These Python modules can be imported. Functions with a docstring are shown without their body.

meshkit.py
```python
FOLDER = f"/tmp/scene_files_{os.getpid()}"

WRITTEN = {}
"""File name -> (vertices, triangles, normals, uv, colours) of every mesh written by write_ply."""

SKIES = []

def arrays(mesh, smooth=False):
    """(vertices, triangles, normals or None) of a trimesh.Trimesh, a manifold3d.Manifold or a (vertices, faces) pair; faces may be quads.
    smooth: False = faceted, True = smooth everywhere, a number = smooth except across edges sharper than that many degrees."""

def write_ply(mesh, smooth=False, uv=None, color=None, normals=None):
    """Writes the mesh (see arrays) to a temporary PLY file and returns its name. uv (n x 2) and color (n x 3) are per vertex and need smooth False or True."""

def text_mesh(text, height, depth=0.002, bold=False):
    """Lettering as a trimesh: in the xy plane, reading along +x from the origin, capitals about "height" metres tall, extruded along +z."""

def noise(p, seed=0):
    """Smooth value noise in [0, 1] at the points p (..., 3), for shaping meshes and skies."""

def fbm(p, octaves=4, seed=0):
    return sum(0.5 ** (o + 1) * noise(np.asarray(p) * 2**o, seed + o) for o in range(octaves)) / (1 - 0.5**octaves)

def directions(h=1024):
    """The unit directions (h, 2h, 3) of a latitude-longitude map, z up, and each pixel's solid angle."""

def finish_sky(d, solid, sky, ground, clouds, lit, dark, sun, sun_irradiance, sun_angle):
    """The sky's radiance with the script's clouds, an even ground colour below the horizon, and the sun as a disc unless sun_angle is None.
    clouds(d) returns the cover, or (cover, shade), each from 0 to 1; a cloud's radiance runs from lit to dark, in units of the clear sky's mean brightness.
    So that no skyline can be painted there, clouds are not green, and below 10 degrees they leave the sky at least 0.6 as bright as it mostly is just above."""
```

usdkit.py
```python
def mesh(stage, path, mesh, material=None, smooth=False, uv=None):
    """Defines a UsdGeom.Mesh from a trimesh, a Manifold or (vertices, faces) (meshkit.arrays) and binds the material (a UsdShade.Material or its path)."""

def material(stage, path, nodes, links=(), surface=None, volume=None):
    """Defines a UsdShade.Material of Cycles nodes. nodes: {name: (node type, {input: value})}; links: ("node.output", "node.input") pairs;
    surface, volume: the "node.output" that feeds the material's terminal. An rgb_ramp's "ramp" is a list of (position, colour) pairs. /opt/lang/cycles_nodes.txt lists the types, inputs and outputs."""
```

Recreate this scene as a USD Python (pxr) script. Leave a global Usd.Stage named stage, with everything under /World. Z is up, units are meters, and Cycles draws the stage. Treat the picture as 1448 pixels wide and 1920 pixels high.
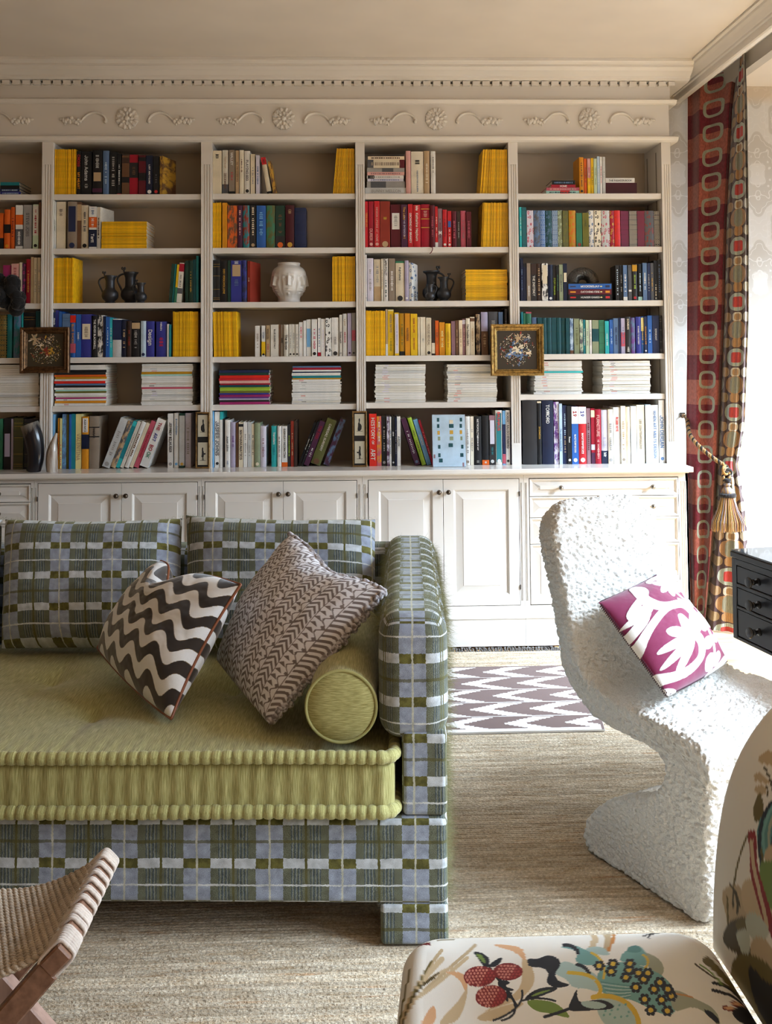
import math, random
import numpy as np, trimesh, shapely, meshkit, usdkit
import shapely.geometry as sg
import shapely.affinity as sa
import manifold3d as m3
from scipy.spatial import cKDTree
from scipy.interpolate import PchipInterpolator, CubicSpline
from pxr import Usd, UsdGeom, UsdLux, UsdShade, Gf, Sdf, Vt

stage = Usd.Stage.CreateInMemory()
UsdGeom.SetStageUpAxis(stage, 'Z'); UsdGeom.SetStageMetersPerUnit(stage, 1.0)
UsdGeom.Xform.Define(stage, '/World'); UsdGeom.Scope.Define(stage, '/World/Looks')
rnd = random.Random(7); nrng = np.random.default_rng(11)

# ---------------------------------------------------------------- camera (1448 x 1920 frame)
F, CX, CY, CH = 1850.0, 724.0, 587.3, 1.45
def cam_axes(yaw, pitch, roll):
    f = np.array([math.sin(yaw)*math.cos(pitch), math.cos(yaw)*math.cos(pitch), math.sin(pitch)])
    r = np.array([math.cos(yaw), -math.sin(yaw), 0]); u = np.cross(r, f)
    return np.array([r*math.cos(roll)+u*math.sin(roll), r*math.sin(roll)-u*math.cos(roll), f])
CM = cam_axes(.03245, .04519, -.006714); CC = np.array([0, 0, CH])
cam = UsdGeom.Camera.Define(stage, '/World/camera')
_m = np.eye(4); _m[0, :3] = CM[0]; _m[1, :3] = -CM[1]; _m[2, :3] = -CM[2]; _m[3, :3] = CC
cam.AddTransformOp().Set(Gf.Matrix4d(*_m.ravel().tolist()))
cam.CreateHorizontalApertureAttr(36.0); cam.CreateVerticalApertureAttr(36.0*1920/1448)
cam.CreateFocalLengthAttr(F/1448*36)
cam.CreateHorizontalApertureOffsetAttr(0.0); cam.CreateVerticalApertureOffsetAttr((CY-960)/1448*36)
cam.CreateClippingRangeAttr((0.05, 200.0)); cam.CreateExposureAttr(0.68)
def ray(x, y): return np.array([(x-CX)/F, (y-CY)/F, 1.0]) @ CM
def onY(x, y, Y): d = ray(x, y); return CC + d*(Y/d[1])       # where a line of sight meets the plane y = Y
def onZ(x, y, Z): d = ray(x, y); return CC + d*((Z-CH)/d[2])

LB, LN = 11.0, 80.0
# ---------------------------------------------------------------- lights: panels out of view stand for overcast sky beyond the bay
def rect_light(name, loc, aim, w, h, power, color):
    L = UsdLux.RectLight.Define(stage, '/World/'+name)
    z = np.array(loc, float)-np.array(aim, float); z /= np.linalg.norm(z)
    x = np.cross([0, 0, 1], z); x /= np.linalg.norm(x); y = np.cross(z, x)
    m = np.eye(4); m[0, :3] = x; m[1, :3] = y; m[2, :3] = z; m[3, :3] = loc
    L.AddTransformOp().Set(Gf.Matrix4d(*m.ravel().tolist()))
    L.CreateWidthAttr(w); L.CreateHeightAttr(h); L.CreateIntensityAttr(power); L.CreateColorAttr(Gf.Vec3f(*color))
    return L
rect_light('sky_daylight', (9.5, 2.6, 5.4), (2.0, 2.6, 1.0), 13.0, 7.0, LB, (.72, .90, 1.09))  # out of view, placed to light the bookcase through the bay
rect_light('sky_daylight_high', (7.5, 1.5, 7.2), (.2, 2.1, .2), 5.5, 4.5, LN, (.72, .90, 1.09))  # out of view, placed to light the foreground but miss the bookcase
dome = UsdLux.DomeLight.Define(stage, '/World/sky'); dome.CreateIntensityAttr(0.12); dome.CreateColorAttr(Gf.Vec3f(.9, .95, 1.0))

# ---------------------------------------------------------------- helpers
_used = {}
def numbered(parent, name):
    k = (parent, name); n = _used.get(k, 0); _used[k] = n+1
    return parent + '/' + (name if n == 0 else f'{name}_{n:03d}')
def path_of(p): return '/World' if p is None else str(p.GetPath() if hasattr(p, 'GetPath') else p)
def tag(o, label=None, cat=None, group=None, kind=None):
    p = o if isinstance(o, Usd.Prim) else o.GetPrim()
    for k, v in (('label', label), ('category', cat), ('group', group), ('kind', kind)):
        if v: p.SetCustomDataByKey(k, v)
    return p
def thing(name, label, cat, loc=(0, 0, 0), rot=None, group=None, kind=None):
    x = UsdGeom.Xform.Define(stage, numbered('/World', name)); x.AddTranslateOp().Set(Gf.Vec3d(*map(float, loc)))
    if rot is not None:
        if np.ndim(rot) == 0: x.AddRotateZOp().Set(float(rot))
        else: x.AddRotateXYZOp().Set(Gf.Vec3f(*map(float, rot)))
    return tag(x, label, cat, group, kind)
def struct_x(name): return tag(UsdGeom.Xform.Define(stage, numbered('/World', name)), kind='structure')
def obj(name, mesh, mat, parent=None, smooth=False, uv=None, col=None, normals=None, label=None, cat=None, group=None, kind=None):
    pth = numbered(path_of(parent), name)
    if normals is not None:
        v, f = mesh; v, f, normals = np.asarray(v, float), np.asarray(f), np.asarray(normals, float)
        gn = np.cross(v[f[:, 1]]-v[f[:, 0]], v[f[:, 2]]-v[f[:, 0]]); flip = np.sum(gn*normals[f].mean(1), 1) < 0
        f = np.where(flip[:, None], f[:, ::-1], f); m = usdkit.mesh(stage, pth, (v, f), mat)
        m.CreateNormalsAttr(Vt.Vec3fArray.FromNumpy(np.asarray(normals, np.float32))); m.SetNormalsInterpolation('vertex')
        if uv is not None: UsdGeom.PrimvarsAPI(m).CreatePrimvar('st', Sdf.ValueTypeNames.TexCoord2fArray, 'vertex').Set(Vt.Vec2fArray.FromNumpy(np.asarray(uv, np.float32)))
    else:
        m = usdkit.mesh(stage, pth, mesh, mat, smooth=smooth, uv=uv)
    if col is not None:
        UsdGeom.PrimvarsAPI(m).CreatePrimvar('tint', Sdf.ValueTypeNames.Color3fArray, 'vertex').Set(Vt.Vec3fArray.FromNumpy(np.asarray(col, np.float32)))
    return tag(m, label, cat, group, kind)
def struct(name, mesh, mat, parent=None, **k):
    return obj(name, mesh, mat, parent, kind=None if parent is not None else 'structure', **k)
def dup(root, label, loc, rot=None, group=None, scale=None):
    was = root.GetCustomData(); nm = root.GetName()
    if nm[-4:-3] == '_' and nm[-3:].isdigit(): nm = nm[:-4]
    x = UsdGeom.Xform.Define(stage, numbered('/World', nm))
    p = x.GetPrim(); p.GetReferences().AddInternalReference(root.GetPath()); p.SetInstanceable(True)
    x.ClearXformOpOrder(); x.AddTranslateOp(opSuffix='at').Set(Gf.Vec3d(*map(float, loc)))
    if rot is not None: x.AddRotateXYZOp(opSuffix='at').Set(Gf.Vec3f(*map(float, rot)))
    if scale is not None: x.AddScaleOp(opSuffix='at').Set(Gf.Vec3f(*map(float, scale)))
    return tag(p, label, was['category'], group)

# node graphs written as calls; a value is a number, a colour or the 'node.output' of another node
class G:
    def __init__(s): s.n, s.l = {}, []
    def __call__(s, kind, out, **inp):
        nm = f'n{len(s.n)}'; d = {}
        for k, v in inp.items():
            if isinstance(v, str) and '.' in v and v.split('.')[0] in s.n: s.l.append((v, f'{nm}.{k}'))
            else: d[k] = v
        s.n[nm] = (kind, d); return f'{nm}.{out}'
    def m(s, t, a, b=0.0, c=0.0): return s('math', 'value', math_type=t, value1=a, value2=b, value3=c)
    def lt(s, a, b): return s.m('less_than', a, b)
    def mix(s, f, a, b): return s('mix_color', 'result', fac=f, a=a, b=b)
    def mul(s, a, b): return s('mix_color', 'result', blend_type='multiply', fac=1.0, a=a, b=b)
    def noise(s, vec, scale, detail=2.0, rough=.5): return s('noise_texture', 'fac', vector=vec, scale=scale, detail=detail, roughness=rough)
    def map(s, vec, scale=(1, 1, 1), loc=(0, 0, 0), rot=(0, 0, 0)): return s('mapping', 'vector', vector=vec, scale=scale, location=loc, rotation=rot)
    def grey(s, v, lo, hi, a=0.0, b=1.0): return s('map_range', 'result', value=v, from_min=a, from_max=b, to_min=lo, to_max=hi, clamp=True)
    def rgb(s, v): return s('combine_xyz', 'vector', x=v, y=v, z=v)
    def obj(s): return s('texture_coordinate', 'object')
    def pos(s): return s('geometry', 'position')
    def bump(s, h, strength=.3, dist=.002): return s('bump', 'normal', height=h, strength=strength, distance=dist)
    def done(s, name, color, rough=.5, normal=None, **k):
        inp = dict(base_color=color, roughness=rough, **k)
        if normal: inp['normal'] = normal
        b = s('principled_bsdf', 'BSDF', **inp)
        return usdkit.material(stage, '/World/Looks/'+name, s.n, s.l, surface=b)
_mats = {}
def flat(name, c, rough=.5, **k):
    if name not in _mats: _mats[name] = G().done(name, c, rough, **k)
    return _mats[name]
def hexc(h):
    c = np.array([int(h[i:i+2], 16) for i in (0, 2, 4)])/255.0
    return tuple(float(x) for x in np.where(c < .04045, c/12.92, ((c+.055)/1.055)**2.4))
def fabric(name, color, var=.12, scale=900.0, bump=.4, rough=.9, sheen=.3):
    g = G(); p = g.obj(); n1 = g.noise(p, scale, 2); n2 = g.noise(p, scale/40, 3)
    c = g.mul(color, g.rgb(g.grey(g.m('add', g.m('multiply', n1, .6), g.m('multiply', n2, .4)), 1-var*2, 1+var*2, .3, .7)))
    return g.done(name, c, rough, g.bump(n1, bump, .0015), sheen_weight=sheen, sheen_roughness=.4, specular_ior_level=.2)
def tinted(name, rough=.85, bump=.35, scale=900.0, sheen=.2, var=.08):      # reads a mesh's own printed or woven colours
    g = G(); p = g.obj(); c = g('attribute', 'color', attribute='tint'); n1 = g.noise(p, scale, 2)
    c = g.mul(c, g.rgb(g.grey(n1, 1-var*1.5, 1+var*1.5, .3, .7)))
    return g.done(name, c, rough, g.bump(n1, bump, .0012), sheen_weight=sheen, specular_ior_level=.25)

# meshes
def box(x0, x1, y0, y1, z0, z1):
    b = trimesh.creation.box([x1-x0, y1-y0, z1-z0]); b.apply_translation([(x0+x1)/2, (y0+y1)/2, (z0+z1)/2]); return b
def bev(x0, x1, y0, y1, z0, z1, r=.002):
    def corners(dx, dy, dz): return [[x, y, z] for x in (x0+dx, x1-dx) for y in (y0+dy, y1-dy) for z in (z0+dz, z1-dz)]
    return trimesh.convex.convex_hull(np.array(corners(r, r, 0)+corners(r, 0, r)+corners(0, r, r)))
cat_ = trimesh.util.concatenate
def poly_x(pts, x0, x1):          # a profile in (y, z) run along x
    m = trimesh.creation.extrude_polygon(sg.Polygon(pts), x1-x0, engine='earcut')
    v = m.vertices.copy(); m.vertices = np.c_[v[:, 2]+x0, v[:, 0], v[:, 1]]; return m
def poly_y(pts, y0, y1):          # a profile in (x, z) run along y
    m = trimesh.creation.extrude_polygon(sg.Polygon(pts), y1-y0, engine='earcut')
    v = m.vertices.copy(); m.vertices = np.c_[v[:, 0], v[:, 2]+y0, v[:, 1]]; m.invert(); return m
def lathe(prof, n=40, c=(0, 0, 0)):
    m = trimesh.creation.revolve(np.array(prof, float), sections=n); m.apply_translation(c); return m
def tube(P, r, n=8, caps=True):
    P = np.asarray(P, float); k = len(P); r = np.broadcast_to(np.asarray(r, float), (k,))
    T = np.gradient(P, axis=0); T /= np.linalg.norm(T, axis=1, keepdims=True)+1e-12
    u = np.cross(T[0], [0, 0, 1.0]); u = u if np.linalg.norm(u) > 1e-3 else np.cross(T[0], [1.0, 0, 0]); u /= np.linalg.norm(u)
    a = np.arange(n)*2*np.pi/n; V = []
    for i in range(k):
        u = u-T[i]*(u@T[i]); u /= np.linalg.norm(u); w = np.cross(T[i], u)
        V.append(P[i]+r[i]*(np.cos(a)[:, None]*u+np.sin(a)[:, None]*w))
    V = np.vstack(V); F_ = []
    i, j = np.meshgrid(np.arange(k-1), np.arange(n), indexing='ij'); i, j = i.ravel(), j.ravel(); q = (j+1) % n
    F_ = np.r_[np.c_[i*n+j, i*n+q, (i+1)*n+q], np.c_[i*n+j, (i+1)*n+q, (i+1)*n+j]]
    if caps:
        V = np.vstack([V, P[0], P[-1]]); jj = np.arange(n); qq = (jj+1) % n
        F_ = np.r_[F_, np.c_[np.full(n, k*n), qq, jj], np.c_[np.full(n, k*n+1), (k-1)*n+jj, (k-1)*n+qq]]
    return trimesh.Trimesh(V, F_, process=False)
def spline(pts, n):
    pts = np.asarray(pts, float); d = np.r_[0, np.cumsum(np.linalg.norm(np.diff(pts, axis=0), axis=1))]
    return CubicSpline(d/d[-1], pts)(np.linspace(0, 1, n))
def grid_faces(nu, nv):
    i, j = np.meshgrid(np.arange(nu-1), np.arange(nv-1), indexing='ij'); a = (i*nv+j).ravel()
    return np.r_[np.c_[a, a+nv, a+nv+1], np.c_[a, a+nv+1, a+1]]
def vnormals(v, f):
    n = np.zeros_like(v); c = np.cross(v[f[:, 1]]-v[f[:, 0]], v[f[:, 2]]-v[f[:, 0]])
    for k in range(3): np.add.at(n, f[:, k], c)
    return n/np.maximum(np.linalg.norm(n, axis=1, keepdims=True), 1e-12)
def sub(m, n=1):
    for _ in range(n): m = m.subdivide()
    return m

# ---------------------------------------------------------------- setting
YB, YU, YW = 5.02, 5.165, 5.50          # fronts of the base cabinets and of the uprights, and the wall
def paint(name, c, rough=.42):
    g = G(); n = g.noise(g.pos(), 22.0, 4, .6); n2 = g.noise(g.pos(), 3.0, 2)
    col = g.mul(c, g.rgb(g.grey(n2, .95, 1.03, .3, .7)))
    return g.done(name, col, rough, g.bump(n, .12, .002))
PAINT = paint('cream_paint', (.735, .69, .635)); PAINT_SHADED = paint('cream_paint_inside', (.52, .435, .34), .6)  # inside copy of the cream, darkened in colour for shelf shade
CEIL = paint('ceiling_paint', (.74, .67, .595), .8); WARM = paint('warm_wall_paint', (.26, .145, .07), .85)  # second paint: unseen walls, tinted to bounce warm light on the upper left

def wallpaper():
    g = G(); x = g('separate_xyz', 'x', vector=g.pos()); z = x.replace('.x', '.z')
    U = g.m('multiply', x, 2*math.pi/.46); V = g.m('multiply', z, 2*math.pi/.62)
    cs = lambda a, k: g.m('cosine', g.m('multiply', a, k))
    a = g.m('add', cs(U, 1.0), cs(V, 1.0))                                    # ogee cells
    d = g.m('multiply', cs(U, 4.0), cs(V, 3.0)); e = g.m('multiply', cs(U, 7.0), cs(V, 9.0))
    ns = g.m('subtract', g.noise(g.pos(), 45.0, 3), .5)
    f = g.m('add', g.m('multiply', a, 3.4), g.m('add', g.m('multiply', d, .9), g.m('add', g.m('multiply', e, .75), g.m('multiply', ns, 1.0))))
    w = g.m('absolute', g.m('sine', g.m('multiply', f, 1.55)))
    line = g.grey(w, 1.0, 0.0, .22, .36); fill = g.grey(g.m('cosine', g.m('add', g.m('multiply', a, 3.1), g.m('multiply', d, .6))), 0.0, .8, .55, .72)
    mask = g.m('maximum', line, fill)
    col = g.mix(mask, (.505, .475, .44), (.64, .62, .60))
    top = g.grey(z, 0.0, 1.0, 2.87, 2.93); col = g.mix(g.m('multiply', top, .75), col, (.60, .48, .34))
    return g.done('damask_wallpaper', col, g.grey(mask, .55, .4), specular_ior_level=.3)
WALLPAPER = wallpaper()
struct('wall_back', box(-4.2, 3.4, YW, YW+.12, -.02, 3.2), WALLPAPER)
struct('wall_left', box(-4.2, -4.08, -2.6, YW, -.02, 3.2), WARM)
struct('wall_front', box(-4.2, 3.4, -2.72, -2.6, -.02, 3.2), WARM)
# bay outer wall, out of view; openings sized to steer the daylight
wr = struct_x('wall_right')
WINS = [(1.7, 4.95, .5, 2.62), (-2.35, 1.45, .4, 2.75)]
for b in ((4.95, YW, -.02, 3.2), (1.45, 1.7, -.02, 3.2), (-2.6, -2.35, -.02, 3.2)): obj('pier', box(3.3, 3.42, *b), CEIL, wr)
for y0, y1, z0, z1 in WINS:
    obj('apron', box(3.3, 3.42, y0, y1, -.02, z0), CEIL, wr); obj('head', box(3.3, 3.42, y0, y1, z1, 3.2), CEIL, wr)
    wn = struct_x('window'); WHITE = flat('window_white', (.75, .74, .71), .4)
    for k in range(4): yy = y0+(y1-y0)*k/3; obj('stile', box(3.33, 3.39, max(y0, yy-.025), min(y1, yy+.025), z0, z1), WHITE, wn)
    for zz in (z0, (z0+z1)/2, z1): obj('rail', box(3.335, 3.385, y0+.03, y1-.03, max(z0, zz-.025), min(z1, zz+.025)), WHITE, wn)
struct('floor', box(-4.2, 3.42, -2.7, YW+.1, -.06, -.018), flat('floor_base', (.45, .26, .11), .5))
struct('ceiling', box(-4.2, 1.93, -2.7, YW+.1, 3.005, 3.1), CEIL)

# ---------------------------------------------------------------- built-in bookcase
zrow = lambda bay, px: onY({0: 40, 1: 235, 2: 530, 3: 820, 4: 1105}[bay], px, YU)[2]
XU = [(-1.624, -1.567), (-.798, -.741), (.0115, .060), (.822, .872), (1.642, 1.691)]      # uprights
SH = {1: [(363.3, 373.8), (465.1, 475.6), (567.5, 577.4), (669.6, 680.4), (760.7, 771.4)],
      2: [(362.2, 372.6), (463.8, 475.2), (565.7, 576.7), (668.4, 678.8), (758.5, 769.3)],
      3: [(362.0, 373.2), (462.7, 474.4), (563.7, 574.4), (666.3, 677.0), (754.6, 765.7)],
      4: [(361.9, 372.6), (462.2, 473.6), (563.2, 573.9), (663.4, 674.4), (739.1, 749.4)]}
ZS = {b: [zrow(b, p[0]) for p in SH[b]] for b in SH}
ZS[0] = ZS[1]
ZC = .886                                                     # counter top
BX = {0: (-2.42, -1.624), 1: (-1.567, -.798), 2: (-.741, .0115), 3: (.060, .822), 4: (.872, 1.642)}
case = thing('bookcase', 'tall cream painted built-in bookcase with fluted uprights and dentil cornice', 'bookcase')
ZT = 2.595
obj('back_panel', box(-2.42, 1.665, YW-.022, YW-.004, ZC, 2.62), PAINT_SHADED, case)
def upright(x0, x1, z0, z1, y0, y1, groove_top, groove_bot, n=3):
    w = x1-x0; p = [(x0, y1), (x0, y0)]; g = w*.085
    for k in range(n):
        c = x0+w*(.27+.23*k); p += [(c-g, y0), (c-g*.6, y0+.005), (c+g*.6, y0+.005), (c+g, y0)]
    p += [(x1, y0), (x1, y1)]
    def ex(pts, a, b): m = trimesh.creation.extrude_polygon(sg.Polygon(pts), b-a, engine='earcut'); m.apply_translation([0, 0, a]); return m
    full = [(x0, y1), (x0, y0), (x1, y0), (x1, y1)]
    return cat_([ex(full, z0, groove_bot), ex(p, groove_bot, groove_top), ex(full, groove_top, z1)])
for k, (x0, x1) in enumerate(XU):
    obj('upright', upright(x0, x1, ZC, ZT, YU, YW-.03, 2.47, 1.0), PAINT, case)
for b, (x0, x1) in BX.items():
    for z in ZS[b]:
        obj('shelf', bev(x0+.0008, x1-.0008, YU+.012, YW-.03, z-.0295, z, .0015), PAINT, case)
for x in (1.6405,):       # shelf pin strips on the end bay's inner side
    for y in (YU+.09, YU+.25):
        obj('pin_strip', cat_([box(x-.0015, x, y-.006, y+.006, 1.25, 2.55)]+[box(x-.0018, x-.0012, y-.003, y+.003, 1.27+.025*i, 1.275+.025*i) for i in range(50)]), flat('pin_metal', (.35, .32, .28), .4, metallic=.8), case)
XE = 1.68
obj('top_board', box(-2.42, 1.69, YU, YW-.03, ZT, 2.625), PAINT_SHADED, case)
obj('shelf_molding', poly_x([(YU-.005, 2.588), (YU-.022, 2.594), (YU-.03, 2.604), (YU-.032, 2.612), (YU-.018, 2.618), (YU-.005, 2.622), (YW-.05, 2.622), (YW-.05, 2.588)], -2.42, 1.727), PAINT, case)
obj('frieze', box(-2.42, XE+.005, YU-.004, YW-.03, 2.62, 2.80), PAINT, case)
obj('frieze_molding', poly_x([(YU-.004, 2.788), (YU-.02, 2.792), (YU-.03, 2.802), (YU-.034, 2.808), (YU-.012, 2.813), (YU-.006, 2.82), (YW-.05, 2.82), (YW-.05, 2.788)], -2.42, 1.722), PAINT, case)
obj('architrave_band', box(-2.42, XE+.012, YU-.006, YW-.03, 2.815, 2.90), PAINT, case)
CZ = [(YU-.006, 2.884), (YU-.030, 2.884), (YU-.030, 2.912), (YU-.034, 2.915), (YU-.046, 2.921), (YU-.05, 2.93), (YU-.062, 2.937), (YU-.085, 2.95), (YU-.098, 2.965), (YU-.103, 2.966), (YU-.104, 2.976), (YU-.118, 2.983), (YU-.125, 2.99), (YU-.126, 3.0045), (YW-.05, 3.0045), (YW-.05, 2.884)]
obj('cornice', poly_x([(YU-.006, 2.908)]+CZ[2:-1]+[(YW-.05, 2.908)], -2.42, 1.79), PAINT, case)
x = -2.40
while x < 1.70:
    obj('dentil', box(x, min(x+.0385, 1.712), YU-.030, YU-.004, 2.886, 2.9085), PAINT, case); x += .0523
# carved ornaments of the frieze
def blob(c, r): m = trimesh.creation.icosphere(1, 1.0); m.apply_scale(r); m.apply_translation(c); return m
def rosette():
    P = [blob((0, -.004, 0), (.016, .010, .016))]
    for ring, n, rr, sz in ((.026, 8, .011, .010), (.046, 12, .012, .008)):
        for k in range(n):
            a = 2*math.pi*(k+.5*(n == 12))/n; b = blob((0, 0, 0), (rr*.8, sz, rr*1.25))
            b.apply_transform(trimesh.transformations.rotation_matrix(-a+math.pi/2, [0, 1, 0])); b.apply_translation([ring*math.cos(a), -.002, ring*math.sin(a)]); P.append(b)
    P.append(lathe([(0, 0), (.058, 0), (.056, .004), (.03, .006), (0, .006)], 24))
    P[-1].apply_transform(trimesh.transformations.rotation_matrix(math.pi/2, [1, 0, 0])); P[-1].apply_translation([0, 0, 0])
    m = cat_(P); m.vertices[:, 1] *= 1.7; return m
def swag(sgn):
    c = spline([(-.115, 0, -.014), (-.108, 0, .006), (-.07, 0, .030), (-.03, 0, .026), (.0, 0, .004), (.012, 0, -.01)], 30)
    parts = [tube(c, np.interp(np.linspace(0, 1, 30), [0, .1, .5, 1], [.010, .007, .0085, .006]), 8)]
    r = random.Random(3)
    parts += [blob((-.112, -.002, -.016), (.011, .008, .010))]
    for k in range(9):
        parts.append(blob((.02+k*.0105, -.003, -.008+r.uniform(-.014, .014)*(1-k*.05)), (r.uniform(.008, .013), .008, r.uniform(.009, .016))))
    parts += [blob((.118, -.002, -.005), (.012, .005, .006)), blob((.098, -.002, -.024), (.007, .005, .012)), blob((.03, -.002, -.026), (.006, .005, .012))]
    m = cat_(parts); m.vertices[:, 0] *= sgn
    if sgn < 0: m.invert()
    m.vertices[:, 1] *= 1.5; return m
RO, SL, SR = rosette(), swag(-1), swag(1)
for b in range(5):
    xc = (BX[b][0]+BX[b][1])/2; zc = 2.711
    for nm, m, dx in (('rosette', RO, 0), ('scroll_swag', SL, -.225), ('scroll_swag', SR, .225)):
        q = m.copy(); q.apply_translation([xc+dx, YU-.0055, zc]); obj(nm, q, PAINT, case, smooth=50)

# counter and base cabinets
top = thing('countertop', 'long cream painted countertop ledge under the open bookshelves', 'countertop')
obj('slab', poly_x([(YB-.036, ZC-.026), (YB-.040, ZC-.020), (YB-.040, ZC-.005), (YB-.036, ZC), (YW-.002, ZC), (YW-.002, ZC-.026)], -2.42, 1.717), paint('counter_gloss', (.735, .69, .635), .16), top)
obj('bed_molding', poly_x([(YB-.003, ZC-.034), (YB-.014, ZC-.029), (YB-.016, ZC-.0262), (YB+.1, ZC-.0262), (YB+.1, ZC-.034)], -2.42, 1.703), PAINT, top)
PXB = [(-1.62, -1.585), (-.79, -.755), (.010, .066), (.833, .880)]
BR = flat('bronze_knob', (.10, .075, .055), .35, metallic=.85); NK = flat('pewter_knob', (.30, .28, .25), .3, metallic=.9)
DARKIN = flat('cabinet_gap', (.03, .028, .025), .8)
def knob(x, y, z, r=.0125):
    m = lathe([(0, 0), (.006, 0), (.0055, .008), (.008, .010), (r*.9, .015), (r, .021), (r*.85, .028), (r*.45, .0325), (0, .034)], 24)
    m.apply_transform(trimesh.transformations.rotation_matrix(math.pi/2, [1, 0, 0])); m.apply_translation([x, y, z]); return m
def raised(x0, x1, z0, z1, y, fr=.058, bevel=.034):
    # frame with a sunk ogee and a raised and fielded panel; front at y
    P = []
    def ring(ax, az, ay, bx, bz, by):
        a = [(x0+ax, ay, z0+az), (x1-ax, ay, z0+az), (x1-ax, ay, z1-az), (x0+ax, ay, z1-az)]
        b = [(x0+bx, by, z0+bz), (x1-bx, by, z0+bz), (x1-bx, by, z1-bz), (x0+bx, by, z1-bz)]
        V = np.array(a+b); f = []
        for i in range(4): j = (i+1) % 4; f += [[i, j, 4+j], [i, 4+j, 4+i]]
        return V, np.array(f)
    S = [(0, y+.019), (0, y+.001), (.001, y), (fr-.006, y), (fr, y+.004), (fr+.004, y+.009), (fr+.006, y+.009), (fr+.006+bevel, y+.003), (fr+.008+bevel, y+.0015)]
    V, Fc = [], []
    for (a, ya), (b, yb) in zip(S[:-1], S[1:]):
        v, f = ring(a, a, ya, b, b, yb); Fc.append(f+sum(len(q) for q in V)); V.append(v)
    a, ya = S[-1]; n = sum(len(q) for q in V)
    V.append(np.array([(x0+a, ya, z0+a), (x1-a, ya, z0+a), (x1-a, ya, z1-a), (x0+a, ya, z1-a)])); Fc.append(np.array([[n, n+1, n+2], [n, n+2, n+3]]))
    return trimesh.Trimesh(np.vstack(V), np.vstack(Fc), process=False)
HINGE = flat('hinge_dark', (.06, .05, .045), .4, metallic=.6)
CLAB = {0: 'cream drawer cabinet cut by the frame, at the dark end of the row', 1: 'cream two-door base cabinet under the bay holding three jugs',
        2: 'cream two-door base cabinet under the bay holding the face vase', 3: 'cream two-door base cabinet with full-length panels seen beside the sofa arm', 4: 'cream drawer cabinet behind the white boucle chair'}
CX0 = {0: (-2.42, -1.6035), 1: (-1.6025, -.7735), 2: (-.7725, .0365), 3: (.0375, .8555), 4: (.8565, 1.700)}
DZ0, DZ1 = .199, .832
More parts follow.
